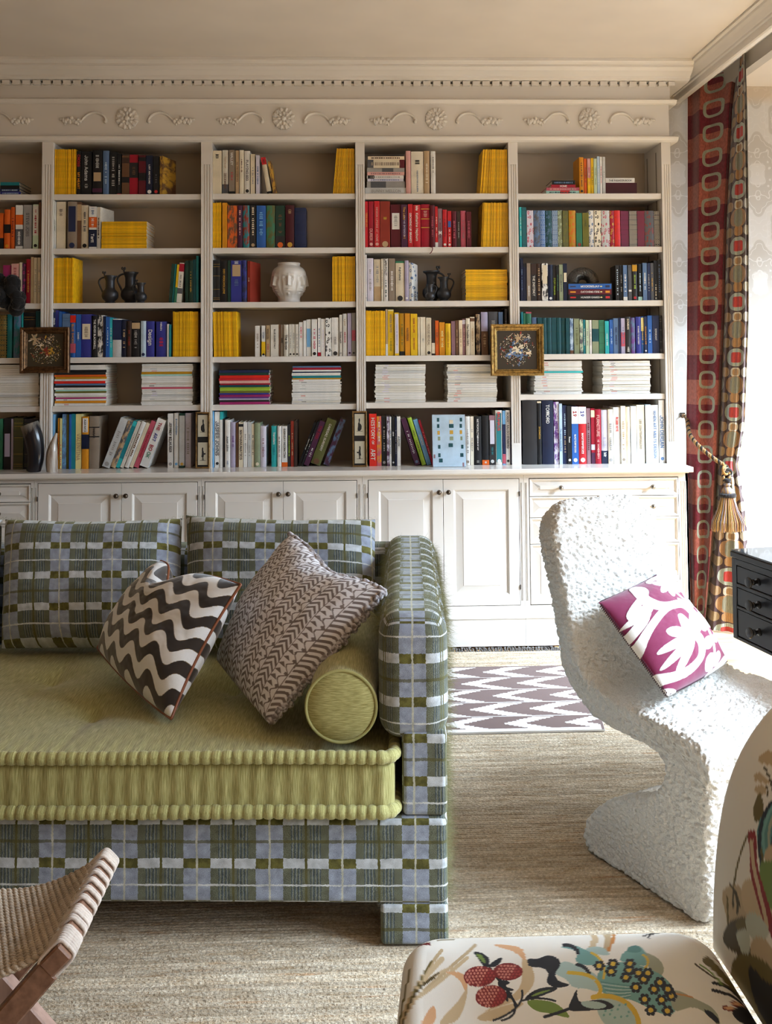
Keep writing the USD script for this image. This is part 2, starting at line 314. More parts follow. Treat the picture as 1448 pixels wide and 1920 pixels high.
for b, (x0, x1) in CX0.items():
    cab = thing('base_cabinet', CLAB[b], 'cabinet', group='base cabinets of the bookcase')
    o0, o1 = (PXB[b-1][1]+.002 if b else x0), (PXB[b][0]-.002 if b < 4 else 1.648)
    if b == 4: o0 = .886
    obj('carcass', box(x0, x1, YB+.024, YW-.002, .02, ZC-.0345), DARKIN, cab)
    rails = [box(x0, x1, YB, YB+.023, DZ1+.003, ZC-.0345), box(x0, x1, YB, YB+.023, .155, DZ0-.003)]
    obj('face_frame', cat_(rails+([] if b == 0 else [upright(x0, o0-.003, DZ0-.003, DZ1+.003, YB, YB+.023, DZ1-.02, DZ0+.02, 2 if b < 4 else 2)])+[upright(o1+.003, x1, DZ0-.003, DZ1+.003, YB, YB+.023, DZ1-.02, DZ0+.02, 2 if b < 4 else 3)]+([box(1.687, 1.6999, YB, YW-.003, .02, ZC-.0345)] if b == 4 else [])), PAINT, cab)
    obj('plinth', poly_x([(YB-.018, .0), (YB-.018, .13), (YB-.022, .138), (YB-.018, .146), (YB-.008, .152), (YB-.004, .165), (YB, .168), (YB+.023, .168), (YB+.023, 0)], x0, x1+(.012 if b == 4 else 0)), PAINT, cab)
    if b in (1, 2, 3):
        xm = {1: -1.17, 2: -.362, 3: .446}[b]
        for s, (d0, d1) in enumerate(((o0, xm-.001), (xm+.001, o1))):
            d = obj('door', raised(d0, d1, DZ0, DZ1, YB-.001), PAINT, cab)
            obj('knob', knob(d1-.021 if s == 0 else d0+.025, YB-.001, DZ1-.062), BR, d, smooth=40)
            for hz in (DZ1-.075, DZ0+.09): obj('hinge', bev(*((d0-.005, d0-.0005) if s == 0 else (d1+.0005, d1+.005)), YB-.006, YB-.0005, hz-.012, hz+.012, .001), HINGE, d)
    else:
        zz = [.832, .741, .634, .502, .199] if b == 4 else [.832, .741, .634, .502, .199]
        for k in range(4):
            d = obj('drawer', raised(o0, o1, zz[k+1]+.0015, zz[k]-.0015, YB-.001, .012, .034), PAINT, cab)
            for kx in (o0+.158, o1-.134) if b == 4 else (o0+.15, o1-.15): obj('knob', knob(kx, YB-.001, (zz[k]+zz[k+1])/2+(.0 if k < 3 else .06)), NK if b == 4 else BR, d, smooth=40)

# header over the bay: crown on the room side, slot for the curtain track, pelmet behind
hd = struct_x('trim_header')
XH = 1.93
crown = [(XH-.12, 3.004), (XH-.122, 2.992), (XH-.108, 2.984), (XH-.10, 2.972), (XH-.075, 2.955), (XH-.055, 2.930), (XH-.045, 2.925), (XH-.043, 2.912), (XH-.03, 2.905), (XH-.012, 2.897), (XH-.01, 2.874), (XH+.012, 2.874), (XH+.012, 3.004)]

# ---------------------------------------------------------------- books and magazines
PAL = dict(black='191a1d', charcoal='2b2a2c', white='e4e2dd', offwhite='d9d4c8', cream='dccfb4', ivory='e6dcc6', tan='b99d78', brown='6a4a34', dark_brown='3a2a24', taupe='8f8070',
    grey='9a9793', pale_grey='c3c4c2', dark_grey='55565a', lavender='b3abc4', pale_lavender='cfcad8', navy='1f2a4d', midnight='17203a', indigo='33388c', blue='2d5fa8', sky_blue='6fa8d6', pale_blue='b5cbdc',
    slate_blue='5b769c', teal='1f7f88', dark_teal='124a52', turquoise='2fb0b4', dark_green='1f3d33', green='35785a', sage='8c9678', olive='6f6c2a', olive_green='5d5f33', lime='9fc13c', pale_green='c2d3b4',
    yellow='e5b91e', mustard='bf8c1c', pale_yellow='e8dc98', orange='d8601e', amber='d98f1f', red='c4232b', scarlet='d8281c', crimson='a3172e', maroon='5c1623', burgundy='44141f', brick_red='8e3124', rose='c0586a', pink='d9a39b', magenta='a5306c', mauve='8d6a72', plum='4a2440', purple='6a3d86', gold='c79a3a', mint='a9d6cc', peach='e8d3b4')
def cloth(cn):
    g = G(); n = g.noise(g.obj(), 500.0, 2); n2 = g.noise(g.obj(), 14.0, 3)
    c = g.mul(hexc(PAL[cn]), g.rgb(g.grey(g.m('add', g.m('multiply', n, .5), g.m('multiply', n2, .5)), .8, 1.18, .35, .65)))
    return g.done('book_'+cn, c, .45, g.bump(n, .1, .0006), specular_ior_level=.35)
def bmat(cn):
    k = 'book_'+cn
    if k not in _mats: _mats[k] = cloth(cn)
    return _mats[k]
def patmat(cn, pn, kind):
    k = f'book_{cn}_{pn}_{kind}'
    if k in _mats: return _mats[k]
    g = G(); p = g.obj(); x = g('separate_xyz', 'x', vector=p); z = x.replace('.x', '.z')
    if kind == 'leaf':
        v = g('voronoi_texture', 'distance', vector=g.map(p, (1, .2, .6)), scale=75.0, randomness=.6)
        n = g.noise(p, 160.0, 2); f = g.lt(g.m('absolute', g.m('subtract', g.m('add', v, g.m('multiply', n, .25)), .42)), .1)
    elif kind == 'damask':
        a = g.m('multiply', g.m('cosine', g.m('multiply', x, 260.0)), g.m('cosine', g.m('multiply', z, 120.0)))
        b = g.m('cosine', g.m('multiply', a, 6.0)); f = g.lt(g.m('absolute', b), .5)
    else:
        v = g.noise(g.map(p, (1, .2, .5)), 45.0, 3, .6); f = g.grey(v, 0, 1, .45, .55)
    c = g.mix(f, hexc(PAL[cn]), hexc(PAL[pn])); _mats[k] = g.done(k, c, .45); return _mats[k]
PAPER = None
def paper_mat():
    g = G(); s = g('separate_xyz', 'x', vector=g.obj()); n = g.noise(g.map(g.obj(), (900, 3, 3)), 1.0, 2)
    return g.done('book_pages', g.mul((.66, .59, .46), g.rgb(g.grey(n, .75, 1.1, .3, .7))), .9)
PAPER = paper_mat()
def ink(cn): return flat('print_'+cn, hexc(PAL[cn]), .4)
_txt = {}
def text2(t, hgt, maxlen, bold):
    k = (t, bold)
    if k not in _txt:
        m = meshkit.text_mesh(t, 1.0, .02, bold=bold); m.vertices[:, 1] -= .5; _txt[k] = m
    m = _txt[k].copy(); L = m.bounds[1][0]; s = min(hgt, maxlen/L)
    m.vertices[:, :2] *= [min(hgt*1.0, maxlen/L) if maxlen/L < hgt else s, s] ; m.vertices[:, 2] *= .012; return m, m.bounds[1][0]
def spine_text(t, w, h, cn, zc=.5, size=.55, bold=True, L=.8):
    m, ln = text2(t, w*size, h*L, bold); v = m.vertices.copy()
    m.vertices = np.c_[v[:, 1], -.0012-v[:, 2]*.0-np.where(v[:, 2] > 0, .0004, 0), h*zc+ln/2-v[:, 0]]; return m
def bars(w, h, r, z0, z1, n):       # print too small to read
    P = []; z = z1
    step = (z1-z0)*h/n
    for k in range(n):
        if r.random() < .2: continue
        a = (z0*h)+k*step; ww = w*r.uniform(.22, .42); P.append(box(-ww/2, ww/2, -.0014, 0, a, a+step*r.uniform(.4, .75)))
    return cat_(P) if P else None
def cover_mesh(w, h, d, rounded):
    t = min(.0022, w*.2); n = 5
    if rounded: fr = [(-w/2+w*k/n, -.0+.10*min(w, .03)*((2*k/n-1)**2)) for k in range(n+1)]
    else: fr = [(-w/2, .0), (w/2, .0)]
    P = fr+[(w/2, d), (w/2-t, d), (w/2-t, t+.003), (-w/2+t, t+.003), (-w/2+t, d), (-w/2, d)]
    return trimesh.creation.extrude_polygon(sg.Polygon(P), h, engine='earcut')
ORD = ['', 'first', 'second', 'third', 'fourth', 'fifth', 'sixth', 'seventh', 'eighth', 'ninth', 'tenth', 'eleventh', 'twelfth', 'thirteenth', 'fourteenth', 'fifteenth', 'sixteenth', 'seventeenth', 'eighteenth', 'nineteenth', 'twentieth', 'twenty-first', 'twenty-second', 'twenty-third', 'twenty-fourth', 'twenty-fifth', 'twenty-sixth', 'twenty-seventh', 'twenty-eighth', 'twenty-ninth', 'thirtieth', 'thirty-first', 'thirty-second', 'thirty-third']
BAYN = {0: 'frame-cut bay', 1: 'three-jug bay', 2: 'face-vase bay', 3: 'two-jug bay', 4: 'curtain-end bay'}
SHN = ['top shelf', 'second shelf', 'third shelf', 'fourth shelf', 'fifth shelf', 'countertop']
CROP = {('u', 0): (0, 240, .26934), ('u', 1): (0, 240, .26934), ('u', 2): (380, 240, .20718), ('u', 3): (670, 240, .21409), ('u', 4): (960, 240, .22790),
        ('l', 0): (0, 570, .26934), ('l', 1): (0, 570, .26934), ('l', 2): (380, 570, .20718), ('l', 3): (670, 570, .21409), ('l', 4): (960, 570, .22790)}
def crop(bay, sh): return CROP[('u' if sh < 3 else 'l', bay)]
def shelf_z(bay, sh): return (ZS[bay][sh] if sh < 5 else ZC)+.0004
def book_parts(b, w, h, d, color, fl, r, k):
    rounded = k
    mat = bmat(color)
    for q in fl:
        if q.startswith('p='): _, pn, kd = q.split('='); mat = patmat(color, pn, kd)
    obj('cover', cover_mesh(w, h, d, rounded), mat, b, smooth=40)
    obj('page_block', box(-w/2+min(.0022, w*.2), w/2-min(.0022, w*.2), .004, d-.004, .0025, h-.0035), PAPER, b)
    for q in fl:
        if q.startswith('t='):
            a = q[2:].split('@'); zc = float(a[2]) if len(a) > 2 else .52; sz = float(a[3]) if len(a) > 3 else .5; L = float(a[4]) if len(a) > 4 else .72
            obj('lettering', spine_text(a[0], w, h, a[1], zc, sz, True, L), ink(a[1]), b)
        elif q.startswith('b='):
            z0, z1, cn = q[2:].split(','); obj('spine_band', box(-w*.5-.0003, w*.5+.0003, -.0006, .012, float(z0)*h+.0003, float(z1)*h-.0003), bmat(cn), b, label=f'{cn.replace("_", " ")} band')
        elif q.startswith('l='):
            z0, z1, cn = q[2:].split(','); obj('spine_label', box(-w*.38, w*.38, -.0006, .002, float(z0)*h, float(z1)*h), ink(cn), b, label=f'{cn.replace("_", " ")} label')
        elif q.startswith('s='):
            z0, z1, cn = (q[2:].split(',')+[])[:3] if q.count(',') == 2 else ('.25', '.75', q[2:])
            m = bars(w, h, r, float(z0), float(z1), 14)
            if m is not None: obj('spine_print', m, ink(cn), b, kind='stuff')
        elif q.startswith('g='):
            cn = q[2:]; obj('spine_print', cat_([box(-w*.46, w*.46, -.0008, .002, z*h, z*h+.0012) for z in (.06, .1, .3, .62, .84, .9)]), ink(cn), b, kind='stuff')
        elif q.startswith('o='):
            cn = q[2:]; m = trimesh.creation.cylinder(w*.3, .0012, sections=14); m.apply_transform(trimesh.transformations.rotation_matrix(math.pi/2, [1, 0, 0])); m.apply_translation([0, -.0004, h*.07]); obj('spine_emblem', m, ink(cn), b)
ROWTXT = {}
def row(bay, sh, txt, yf=None):
    ox, oy, sc = crop(bay, sh); z = shelf_z(bay, sh); YF = yf or YU+.024
    ents = [e.strip() for e in txt.strip().split('\n')]
    r = random.Random(bay*10+sh); n = len(ents)
    for i, e in enumerate(ents):
        fl = e.split(';'); a = fl[0].split(); x0, x1, tp, color = float(a[0]), float(a[1]), float(a[2]), a[3]; fl = fl[1:]
        lean = turn = 0.0; dep = 0.0; desc = ''
        for q in list(fl):
            if q.startswith('ang='): lean = float(q[4:])
            if q.startswith('turn='): turn = float(q[5:])
            if q.startswith('dy='): dep = float(q[3:])
            if q.startswith('d='): desc = q[2:]
        Y = YF+r.uniform(-.004, .006)+dep
        p0 = onY(ox+x0*sc, oy+tp*sc, Y); X0 = p0[0]; X1 = onY(ox+x1*sc, oy+tp*sc, Y)[0]
        lo, hi = BX[bay]; hi = min(hi, 1.638); X0, X1 = max(X0, lo+.0015), min(X1, hi-.0015)
        H_ = p0[2]-z; th = math.radians(lean); w = (X1-X0-.0006)*math.cos(th); h = H_/math.cos(th)
        if lean > 0: h = max(.05, (H_-w*abs(math.sin(th)))/math.cos(th))
        elif lean < 0: h = max(.05, (H_-w*abs(math.sin(th)))/math.cos(th))
        lim = (YW-.03)-Y-.012; d = min(lim, max(.10, h*r.uniform(.66, .76)))
        colw = color.replace('_', ' ')
        base = desc or f'{colw} book'
        if lean and 'leaning' not in base: base = base.replace('book', 'leaning book')
        label = f'{base}, {ORD[n-i]} from the curtain side, {SHN[sh]}, {BAYN[bay]}'
        piv = w/2 if lean > 0 else -w/2
        if lean: loc = (X1-.0003 if lean > 0 else X0+.0003, Y, z+.0002)
        else: loc = ((X0+X1)/2, Y, z)
        rot = None
        if lean: rot = (0, math.degrees(th), 0)
        if turn: rot = (0, 0, turn)
        hard = w > .02 and r.random() < .6  # rounded spine picked at random among thicker books, binding not known
        b = thing('hardback_book' if hard else 'paperback_book', label, 'book', loc, rot, group=f'books on the {SHN[sh]} of the {BAYN[bay]}')
        if lean:          # pivot on the lower corner
            kid = b; inner = piv
            _shift[0] = -inner
        book_shifted(b, w, h, d, color, fl, r, hard, -piv if lean else 0.0)
_shift = [0]
def book_shifted(b, w, h, d, color, fl, r, i, dx):
    global obj
    if not dx: return book_parts(b, w, h, d, color, fl, r, i)
    keep = obj
    def moved(name, m, *a, **k): m = m.copy(); m.apply_translation([dx, 0, 0]); return keep(name, m, *a, **k)
    obj = moved
    try: book_parts(b, w, h, d, color, fl, r, i)
    finally: obj = keep
def flat_stack(bay, sh, txt, where, yf=None, d=.15):
    ox, oy, sc = crop(bay, sh); z = shelf_z(bay, sh); Y = yf or YU+.03
    ents = [e.strip() for e in txt.strip().split('\n')][::-1]; n = len(ents); r = random.Random(99+bay*7+sh)
    lo, hi = BX[bay]; hi = min(hi, 1.638)
    for i, e in enumerate(ents):
        fl = e.split(';'); a = fl[0].split(); x0, x1, y0, y1, color = *map(float, a[:4]), a[4]; fl = fl[1:]
        X0 = max(onY(ox+x0*sc, oy+y0*sc, Y)[0], lo-.1 if bay == 0 else lo+.002); X1 = min(onY(ox+x1*sc, oy+y0*sc, Y)[0], hi-.002); t = (y1-y0)*sc/F*Y*.97
        base = f'{color.replace("_", " ")} flat book'
        pos = 'topmost' if i == n-1 else 'lowest' if i == 0 else ORD[i+1]+' up'
        b = thing('hardback_book' if t > .02 else 'paperback_book', f'{base}, {pos} in the {where}', 'book', ((X0+X1)/2, Y+r.uniform(0, .008), z), None, group=f'books lying in the {where}')
        w = X1-X0; dd = d+r.uniform(-.01, .01)
        P = sg.Polygon([(0, 0), (dd, 0), (dd, .0015), (.003, .0015), (.003, t-.0015), (dd, t-.0015), (dd, t), (0, t)])
        m = trimesh.creation.extrude_polygon(P, w, engine='earcut'); v = m.vertices.copy(); m.vertices = np.c_[v[:, 2]-w/2, v[:, 0], v[:, 1]]
        obj('cover', m, bmat(color), b); obj('page_block', box(-w/2+.003, w/2-.003, .0032, dd-.003, .0016, t-.0016), PAPER, b)
        for q in fl:
            if q.startswith('t='):
                aa = q[2:].split('@'); m, ln = text2(aa[0], t*(float(aa[2]) if len(aa) > 2 else .55), w*.8, True); v = m.vertices.copy()
                m.vertices = np.c_[v[:, 0]-ln/2, -.0003-np.where(v[:, 2] > 0, .0004, 0), t/2+v[:, 1]]; obj('lettering', m, ink(aa[1]), b)
            elif q.startswith('b='):
                f0, f1, cn = q[2:].split(','); obj('spine_band', box(-w/2+w*float(f0), -w/2+w*float(f1), -.0005, .004, .0003, t-.0003), bmat(cn), b)
            elif q.startswith('s='):
                m = cat_([box(-w*.4+w*.8*k/16, -w*.4+w*.8*(k+r.uniform(.4, .85))/16, -.0006, .001, t*.3, t*.68) for k in range(16)]); obj('spine_print', m, ink(q[2:]), b, kind='stuff')
        z += t+.0003

# yellow-spined magazines: one upright kind with its cover and pages, copied along each run
def yellow_mat(nm, c):
    g = G(); n = g.noise(g.obj(), 40, 3); r_ = g('object_info', 'random')
    col = g.mul(c, g.rgb(g.m('multiply', g.grey(n, .85, 1.1, .35, .65), g.grey(r_, .72, 1.12))))
    return g.done(nm, col, .38)
YEL = yellow_mat('magazine_yellow', hexc('f0b711')); MAGPAGE = flat('magazine_pages', hexc('cfc8bb'), .7)
def mag_meshes(w, d, h):
    t = min(.0012, w*.25)
    cov = trimesh.creation.extrude_polygon(sg.Polygon([(-w/2+.0004, 0), (w/2-.0004, 0), (w/2, .0008), (w/2, d), (w/2-t, d), (w/2-t, .002), (-w/2+t, .002), (-w/2+t, d), (-w/2, d), (-w/2, .0008)]), h, engine='earcut')
    return cov, box(-w/2+t, w/2-t, .0021, d-.0005, .0006, h-.0006)
ymag = {}
def yellow_run(bay, sh, x0, x1, tp, n, lean=0.0, side='', yf=None):
    ox, oy, sc = crop(bay, sh); z = shelf_z(bay, sh); r = random.Random(500+bay*10+sh); Y0 = yf or YU+.02
    lo, hi = BX[bay]; hi = min(hi, 1.638)
    A = max(onY(ox+x0*sc, oy+tp*sc, Y0)[0], lo+.002); B = min(onY(ox+x1*sc, oy+tp*sc, Y0)[0], hi-.002); h = onY(ox+x0*sc, oy+tp*sc, Y0)[2]-z
    dx = lean*sc/F*Y0; grp = f'yellow magazines on the {SHN[sh]} of the {BAYN[bay]}'
    ws = np.array([r.uniform(.75, 1.3) for _ in range(n)]); ws *= (B-A-max(dx, 0))/ws.sum(); gap = max(dx, 0)/n; x = A-min(dx, 0)
    for i, w in enumerate(ws):
        a = math.atan(dx*(1-(i+.5)/n)/h) if dx > 0 else math.atan(dx/h)
        ww = w*math.cos(a)*.98; hh = (h*r.uniform(.985, 1.0)-ww*abs(math.sin(a)))/math.cos(a)
        loc = (x+w/2, Y0+r.uniform(0, .006), z+.0003+ww/2*abs(math.sin(a))); sc3 = (ww/.008, 1, hh/.255)
        label = f'yellow-spined magazine, {ORD[n-i]} from the curtain side of the upright run, {SHN[sh]}, {BAYN[bay]}'
        if 'p' not in ymag:
            t = thing('yellow_magazine', label, 'magazine', group=grp); c, p = mag_meshes(.008, .175, .255)
            obj('cover', c, YEL, t); obj('page_block', p, MAGPAGE, t); ymag['p'] = t
            xf = UsdGeom.Xformable(t); xf.ClearXformOpOrder(); xf.AddTranslateOp(opSuffix='at').Set(Gf.Vec3d(*map(float, loc))); xf.AddRotateXYZOp(opSuffix='at').Set(Gf.Vec3f(0, math.degrees(a), 0)); xf.AddScaleOp(opSuffix='at').Set(Gf.Vec3f(*map(float, sc3)))
        else: dup(ymag['p'], label, loc, (0, math.degrees(a), 0), grp, sc3)
        x += w+gap
def pile(bay, sh, x0, x1, tp, n, pal, where, name, yf=None, d=.21, jit=.004, skew=0.0, spots=None):
    ox, oy, sc = crop(bay, sh); z = shelf_z(bay, sh); r = random.Random(900+bay*10+sh+int(x0)); Y0 = yf or YU+.03
    lo, hi = BX[bay]; hi = min(hi, 1.638)
    A = max(onY(ox+x0*sc, oy+tp*sc, Y0)[0], lo+.008); B = min(onY(ox+x1*sc, oy+tp*sc, Y0)[0], hi-.008); Ht = onY(ox+x0*sc, oy+tp*sc, Y0)[2]-z
    ts = np.array([r.uniform(.6, 1.35) for _ in range(n)]); ts *= Ht/ts.sum()
    grp = f'magazines in the {where}'
    k = (round(B-A, 3), d, name)
    for i, t in enumerate(ts):
        cn = pal[i % len(pal)] if len(pal) == n else r.choice(pal)
        w = (B-A)*r.uniform(.985, 1.0)
        loc = ((A+B)/2+r.uniform(-jit, jit), Y0+r.uniform(0, .008), z)
        tilt = 0.0
        pos = 'lowest' if i == 0 else 'topmost' if i == n-1 else ORD[i+1]+' up'
        m = thing('magazine' if cn != 'YEL' else 'yellow_magazine', f'{"yellow" if cn == "YEL" else cn.replace("_", " ")} magazine, {pos}, in the {where}', 'magazine', loc, r.uniform(-.5, .5), group=grp)
        key = (round(w, 2), round(t, 4))
        tt = t*.97; e = min(.0008, tt*.2)
        P = sg.Polygon([(.0006, 0), (d, 0), (d, e), (.002, e), (.002, tt-e), (d, tt-e), (d, tt), (.0006, tt), (0, tt-.0005), (0, .0005)])
        c = trimesh.creation.extrude_polygon(P, w, engine='earcut'); v = c.vertices.copy(); c.vertices = np.c_[v[:, 2]-w/2, v[:, 0], v[:, 1]]
        obj('cover', c, YEL if cn == 'YEL' else bmat(cn), m); obj('page_block', box(-w/2+.001, w/2-.001, .0021, d-.001, e, tt-e), MAGPAGE, m)
        if cn in ('white', 'offwhite', 'pale_grey') and r.random() < (spots or .6):
            x_ = -w*.34+r.uniform(-.01, .01); obj('spine_print', box(x_, x_+w*r.uniform(.07, .13), -.0004, .001, tt*.25, tt*.75), ink(r.choice(['pink', 'pale_lavender', 'pink', 'pale_grey', 'grey'])), m)
        z += t
# every shelf, in the order the books stand
flat_stack(0, 0, '''0 130 362 386 teal
0 133 387 411 black
0 135 412 432 navy;s=pale_blue
0 142 433 456 indigo;s=pale_blue''', "stack on the frame-cut bay's top shelf", d=.2)
row(0, 1, '''-6 22 592 orange;b=0,.3,black
30 70 567 orange;b=.4,.62,black;o=amber
76 104 550 orange;s=maroon
110 160 537 white;b=.55,.78,orange;b=.06,.45,dark_grey;s=.1,.4,white
165 222 535 grey;t=STEVE JOBS@dark_grey@.55@.36@.62;d=grey lettered book
230 268 532 pale_green;b=.3,.97,offwhite;s=.35,.9,crimson;o=black
272 287 517 brown''')
row(0, 2, '''20 75 955 magenta
80 130 945 pink;b=.35,.68,crimson;s=.7,.9,crimson
137 152 935 cream
155 178 940 plum;p=magenta=leaf
183 213 912 crimson;s=gold
215 234 898 tan
237 258 902 cream;s=grey
262 284 902 cream;s=grey''')
row(0, 3, '''-2 44 75 dark_green;p=gold=damask
50 84 72 teal
95 145 70 slate_blue;p=teal=ink
150 160 58 turquoise
165 247 60 black;g=gold
250 281 50 dark_teal''')
row(0, 5, '''0 20 800 green
28 77 795 black;l=.25,.7,lavender
79 94 800 lavender
96 162 795 black;g=gold;p=olive=damask
166 272 800 charcoal;g=olive''')
yellow_run(1, 0, 372, 530, 145, 19)
row(1, 0, '''533 565 160 black;t=CROSS@red@.78@.6@.3;t=MY HEART@amber@.32@.55@.45
567 638 165 black;t=John Adams@pale_grey@.62@.42@.6;s=.15,.25,grey
645 712 155 black;s=.6,.9,pale_grey;l=.3,.5,tan;b=.05,.14,plum
717 760 158 slate_blue;s=pale_blue
765 814 165 black;s=.2,.9,grey
817 845 180 black;s=pale_grey;b=.0,.02,red
850 900 192 brown;b=.3,.45,black;b=.8,.95,dark_brown
903 962 186 crimson;b=.42,.8,charcoal;s=.5,.7,brown
966 1015 190 maroon;b=.35,.55,black;b=.85,.95,black
1018 1065 192 midnight;t=LOST AND FOUND@white@.52@.5@.5;o=white
1068 1107 196 black;o=red;s=.3,.55,dark_grey
1112 1134 195 gold;turn=-17;p=brown=ink;d=gold-brown angled book''')
row(1, 1, '''363 388 515 white;t=A PORTRAIT OF THE ARTIST@dark_grey@.5@.55
393 458 513 cream;s=.7,.85,taupe
470 535 512 taupe;l=.36,.9,navy;o=navy
538 566 515 brown;b=.6,.95,tan
567 615 537 cream;s=.4,.85,dark_grey;o=black
620 672 547 white;b=.5,.75,orange;b=.04,.45,midnight;t=Tartt@white@.25@.4@.3;s=.52,.72,white;s=.8,.98,slate_blue
675 700 550 offwhite;turn=-13;s=dark_brown;d=off-white angled book''')
pile(1, 1, 706, 1022, 650, 16, ['YEL'], "flat yellow pile on the three-jug bay's second shelf", 'yellow-spined magazine', yf=YU+.02, d=.2, jit=.0015)
yellow_run(1, 2, 362, 512, 902, 15, side='l')
row(1, 2, '''1175 1196 945 dark_green;ang=4.5
1197 1212 948 teal;ang=4.5
1213 1228 950 yellow;ang=4.5;b=0,.4,green
1229 1262 938 offwhite;ang=4.5;b=.78,.98,crimson;s=.4,.75,dark_grey;b=.22,.36,dark_grey
1290 1314 925 dark_green
1315 1343 922 dark_green;s=gold
1345 1365 915 dark_teal
1366 1383 890 teal''')
row(1, 3, '''360 387 58 navy;t=Maeda@white@.8@.75@.3
388 410 45 indigo
411 432 52 blue
435 488 68 slate_blue;g=dark_teal
490 527 70 blue;b=.8,.97,scarlet;t=BLUE SHOES@amber@.55@.5@.45;b=.1,.32,rose
530 563 72 blue;s=.4,.6,white
565 638 72 indigo;l=.42,.78,cream;s=.45,.72,taupe
643 678 80 black;t=THE RIVER BLACKWELL@white@.55@.45
680 718 78 white;p=black=ink
720 735 85 navy
737 764 90 blue;s=pale_blue
765 783 95 turquoise;s=cream
785 845 103 pale_grey;b=.45,.97,navy
848 882 110 midnight;s=tan
885 915 118 dark_brown;s=brick_red
918 973 118 black;b=.78,.95,tan;s=grey
980 1017 118 pale_blue;o=navy
1019 1075 120 indigo;t=Design@white@.55@.6@.45
1087 1160 122 indigo;t=1000@white@.93@.22@.13;t=chairs@white@.84@.22@.2;s=.3,.6,red
1164 1177 140 white
1178 1192 143 teal''')
yellow_run(1, 3, 1202, 1378, 52, 16)
WM = ['white', 'white', 'white', 'offwhite', 'pale_grey', 'offwhite']
pile(0, 4, -160, 272, 425, 20, WM, "pile of pale magazines cut by the frame", 'white-spined magazine', d=.2)
pile(1, 4, 365, 740, 425, 19, ['white', 'amber', 'white', 'magenta', 'offwhite', 'white', 'olive', 'mint', 'white', 'black', 'slate_blue', 'scarlet', 'white', 'mustard', 'orange', 'charcoal', 'black', 'white', 'white'], "mixed pile on the three-jug bay's fifth shelf", 'magazine', d=.24)
pile(1, 4, 985, 1342, 418, 21, ['white', 'white', 'offwhite', 'white', 'white', 'pale_grey', 'white', 'white', 'white', 'rose', 'white', 'offwhite', 'white', 'white', 'white', 'mint', 'mustard', 'white', 'white', 'offwhite', 'white'], "pale pile on the three-jug bay's fifth shelf", 'magazine', d=.22)
row(1, 5, '''345 385 770 sky_blue
403 415 795 amber;s=crimson
418 432 797 pale_yellow;s=.0,.5,scarlet
435 462 768 slate_blue;p=sky_blue=ink
465 480 770 olive
482 497 768 blue
498 525 766 teal
528 568 766 pale_yellow;t=VALENTINA@tan@.4@.6@.8
570 618 785 amber;b=.38,.66,midnight;l=.7,.97,white;t=ALEX KATZ@black@.83@.3@.24
622 690 782 taupe;t=History@black@.72@.2@.16;t=of Art@black@.65@.2@.14;b=.6,.62,black;b=.78,.8,black
705 762 790 pale_grey;ang=21;s=grey;o=grey
764 803 812 tan;ang=21;p=dark_grey=ink
804 832 815 turquoise;ang=21;b=.2,.9,teal
834 861 815 offwhite;ang=21;s=grey
863 896 817 white;ang=21;s=brown
898 926 825 cream;ang=21
928 964 810 rose;ang=21;t=LE MUNCHINGHAM@crimson@.5@.45
966 1030 793 white;ang=21;t=THE@crimson@.85@.55@.17;t=ART@indigo@.62@.55@.17;t=BO@crimson@.4@.55@.13;t=OK@green@.25@.55@.13
1168 1207 762 white;t=JEFFREY BILHUBER@black@.56@.42@.7;o=grey
1212 1245 760 white;o=sky_blue;s=.6,.9,slate_blue
1249 1285 762 dark_green;b=.04,.96,pale_grey;o=gold
1290 1330 760 pale_lavender;s=grey''')
row(2, 0, '''60 90 197 offwhite;s=grey
93 172 205 cream;s=.82,.92,charcoal
178 232 200 offwhite;b=.02,.22,dark_grey;t=TENTH OF@tan@.72@.3@.4;t=DECEMBER@brown@.3@.5@.35
238 292 200 taupe;t=MALLEY@white@.8@.4@.35;s=.3,.5,red;b=0,.06,black
298 328 203 tan;s=brown
333 374 200 ivory;s=.5,.8,brown
378 430 207 white;t=PLAYING BIG@dark_grey@.55@.42@.52;o=black
434 474 237 cream;s=grey
482 515 245 pale_lavender;s=slate_blue
585 628 262 cream;ang=-10;b=.8,1,red;b=0,.06,black;s=.84,.94,black
640 672 300 brown;ang=-10;p=gold=ink;d=brown picture book''')
yellow_run(2, 0, 1178, 1375, 182, 20, lean=38)
yellow_run(2, 1, 60, 168, 672, 10)
ymag['p2'] = 1
row(2, 1, '''178 222 676 amber;d=yellow-orange book
225 312 702 orange;p=brown=ink
315 360 700 plum;s=.3,.9,pink
365 425 700 teal;p=brick_red=ink
430 482 702 charcoal;s=.3,.97,cream;o=tan
487 572 702 blue;s=.3,.9,sky_blue
577 656 700 olive_green;p=green=ink
660 745 703 dark_green;s=.35,.8,brown;b=0,.28,charcoal;o=orange
750 828 697 burgundy;s=.8,.9,tan;o=gold
832 935 722 navy;g=midnight''')
row(2, 2, '''58 160 1195 black;g=gold
163 226 1200 black;t=DER VERSCHOLLENE@gold@.5@.3@.6
228 253 1200 dark_green
257 355 1200 indigo;l=.62,.9,tan;s=.4,.55,slate_blue;s=.92,.99,white
358 400 1195 navy;p=indigo=ink
404 432 1205 brick_red;turn=-15;s=.5,.6,cream;d=red angled book''')
yellow_run(2, 2, 1174, 1380, 1160, 20)
yellow_run(2, 3, 55, 306, 68, 24, lean=-10)
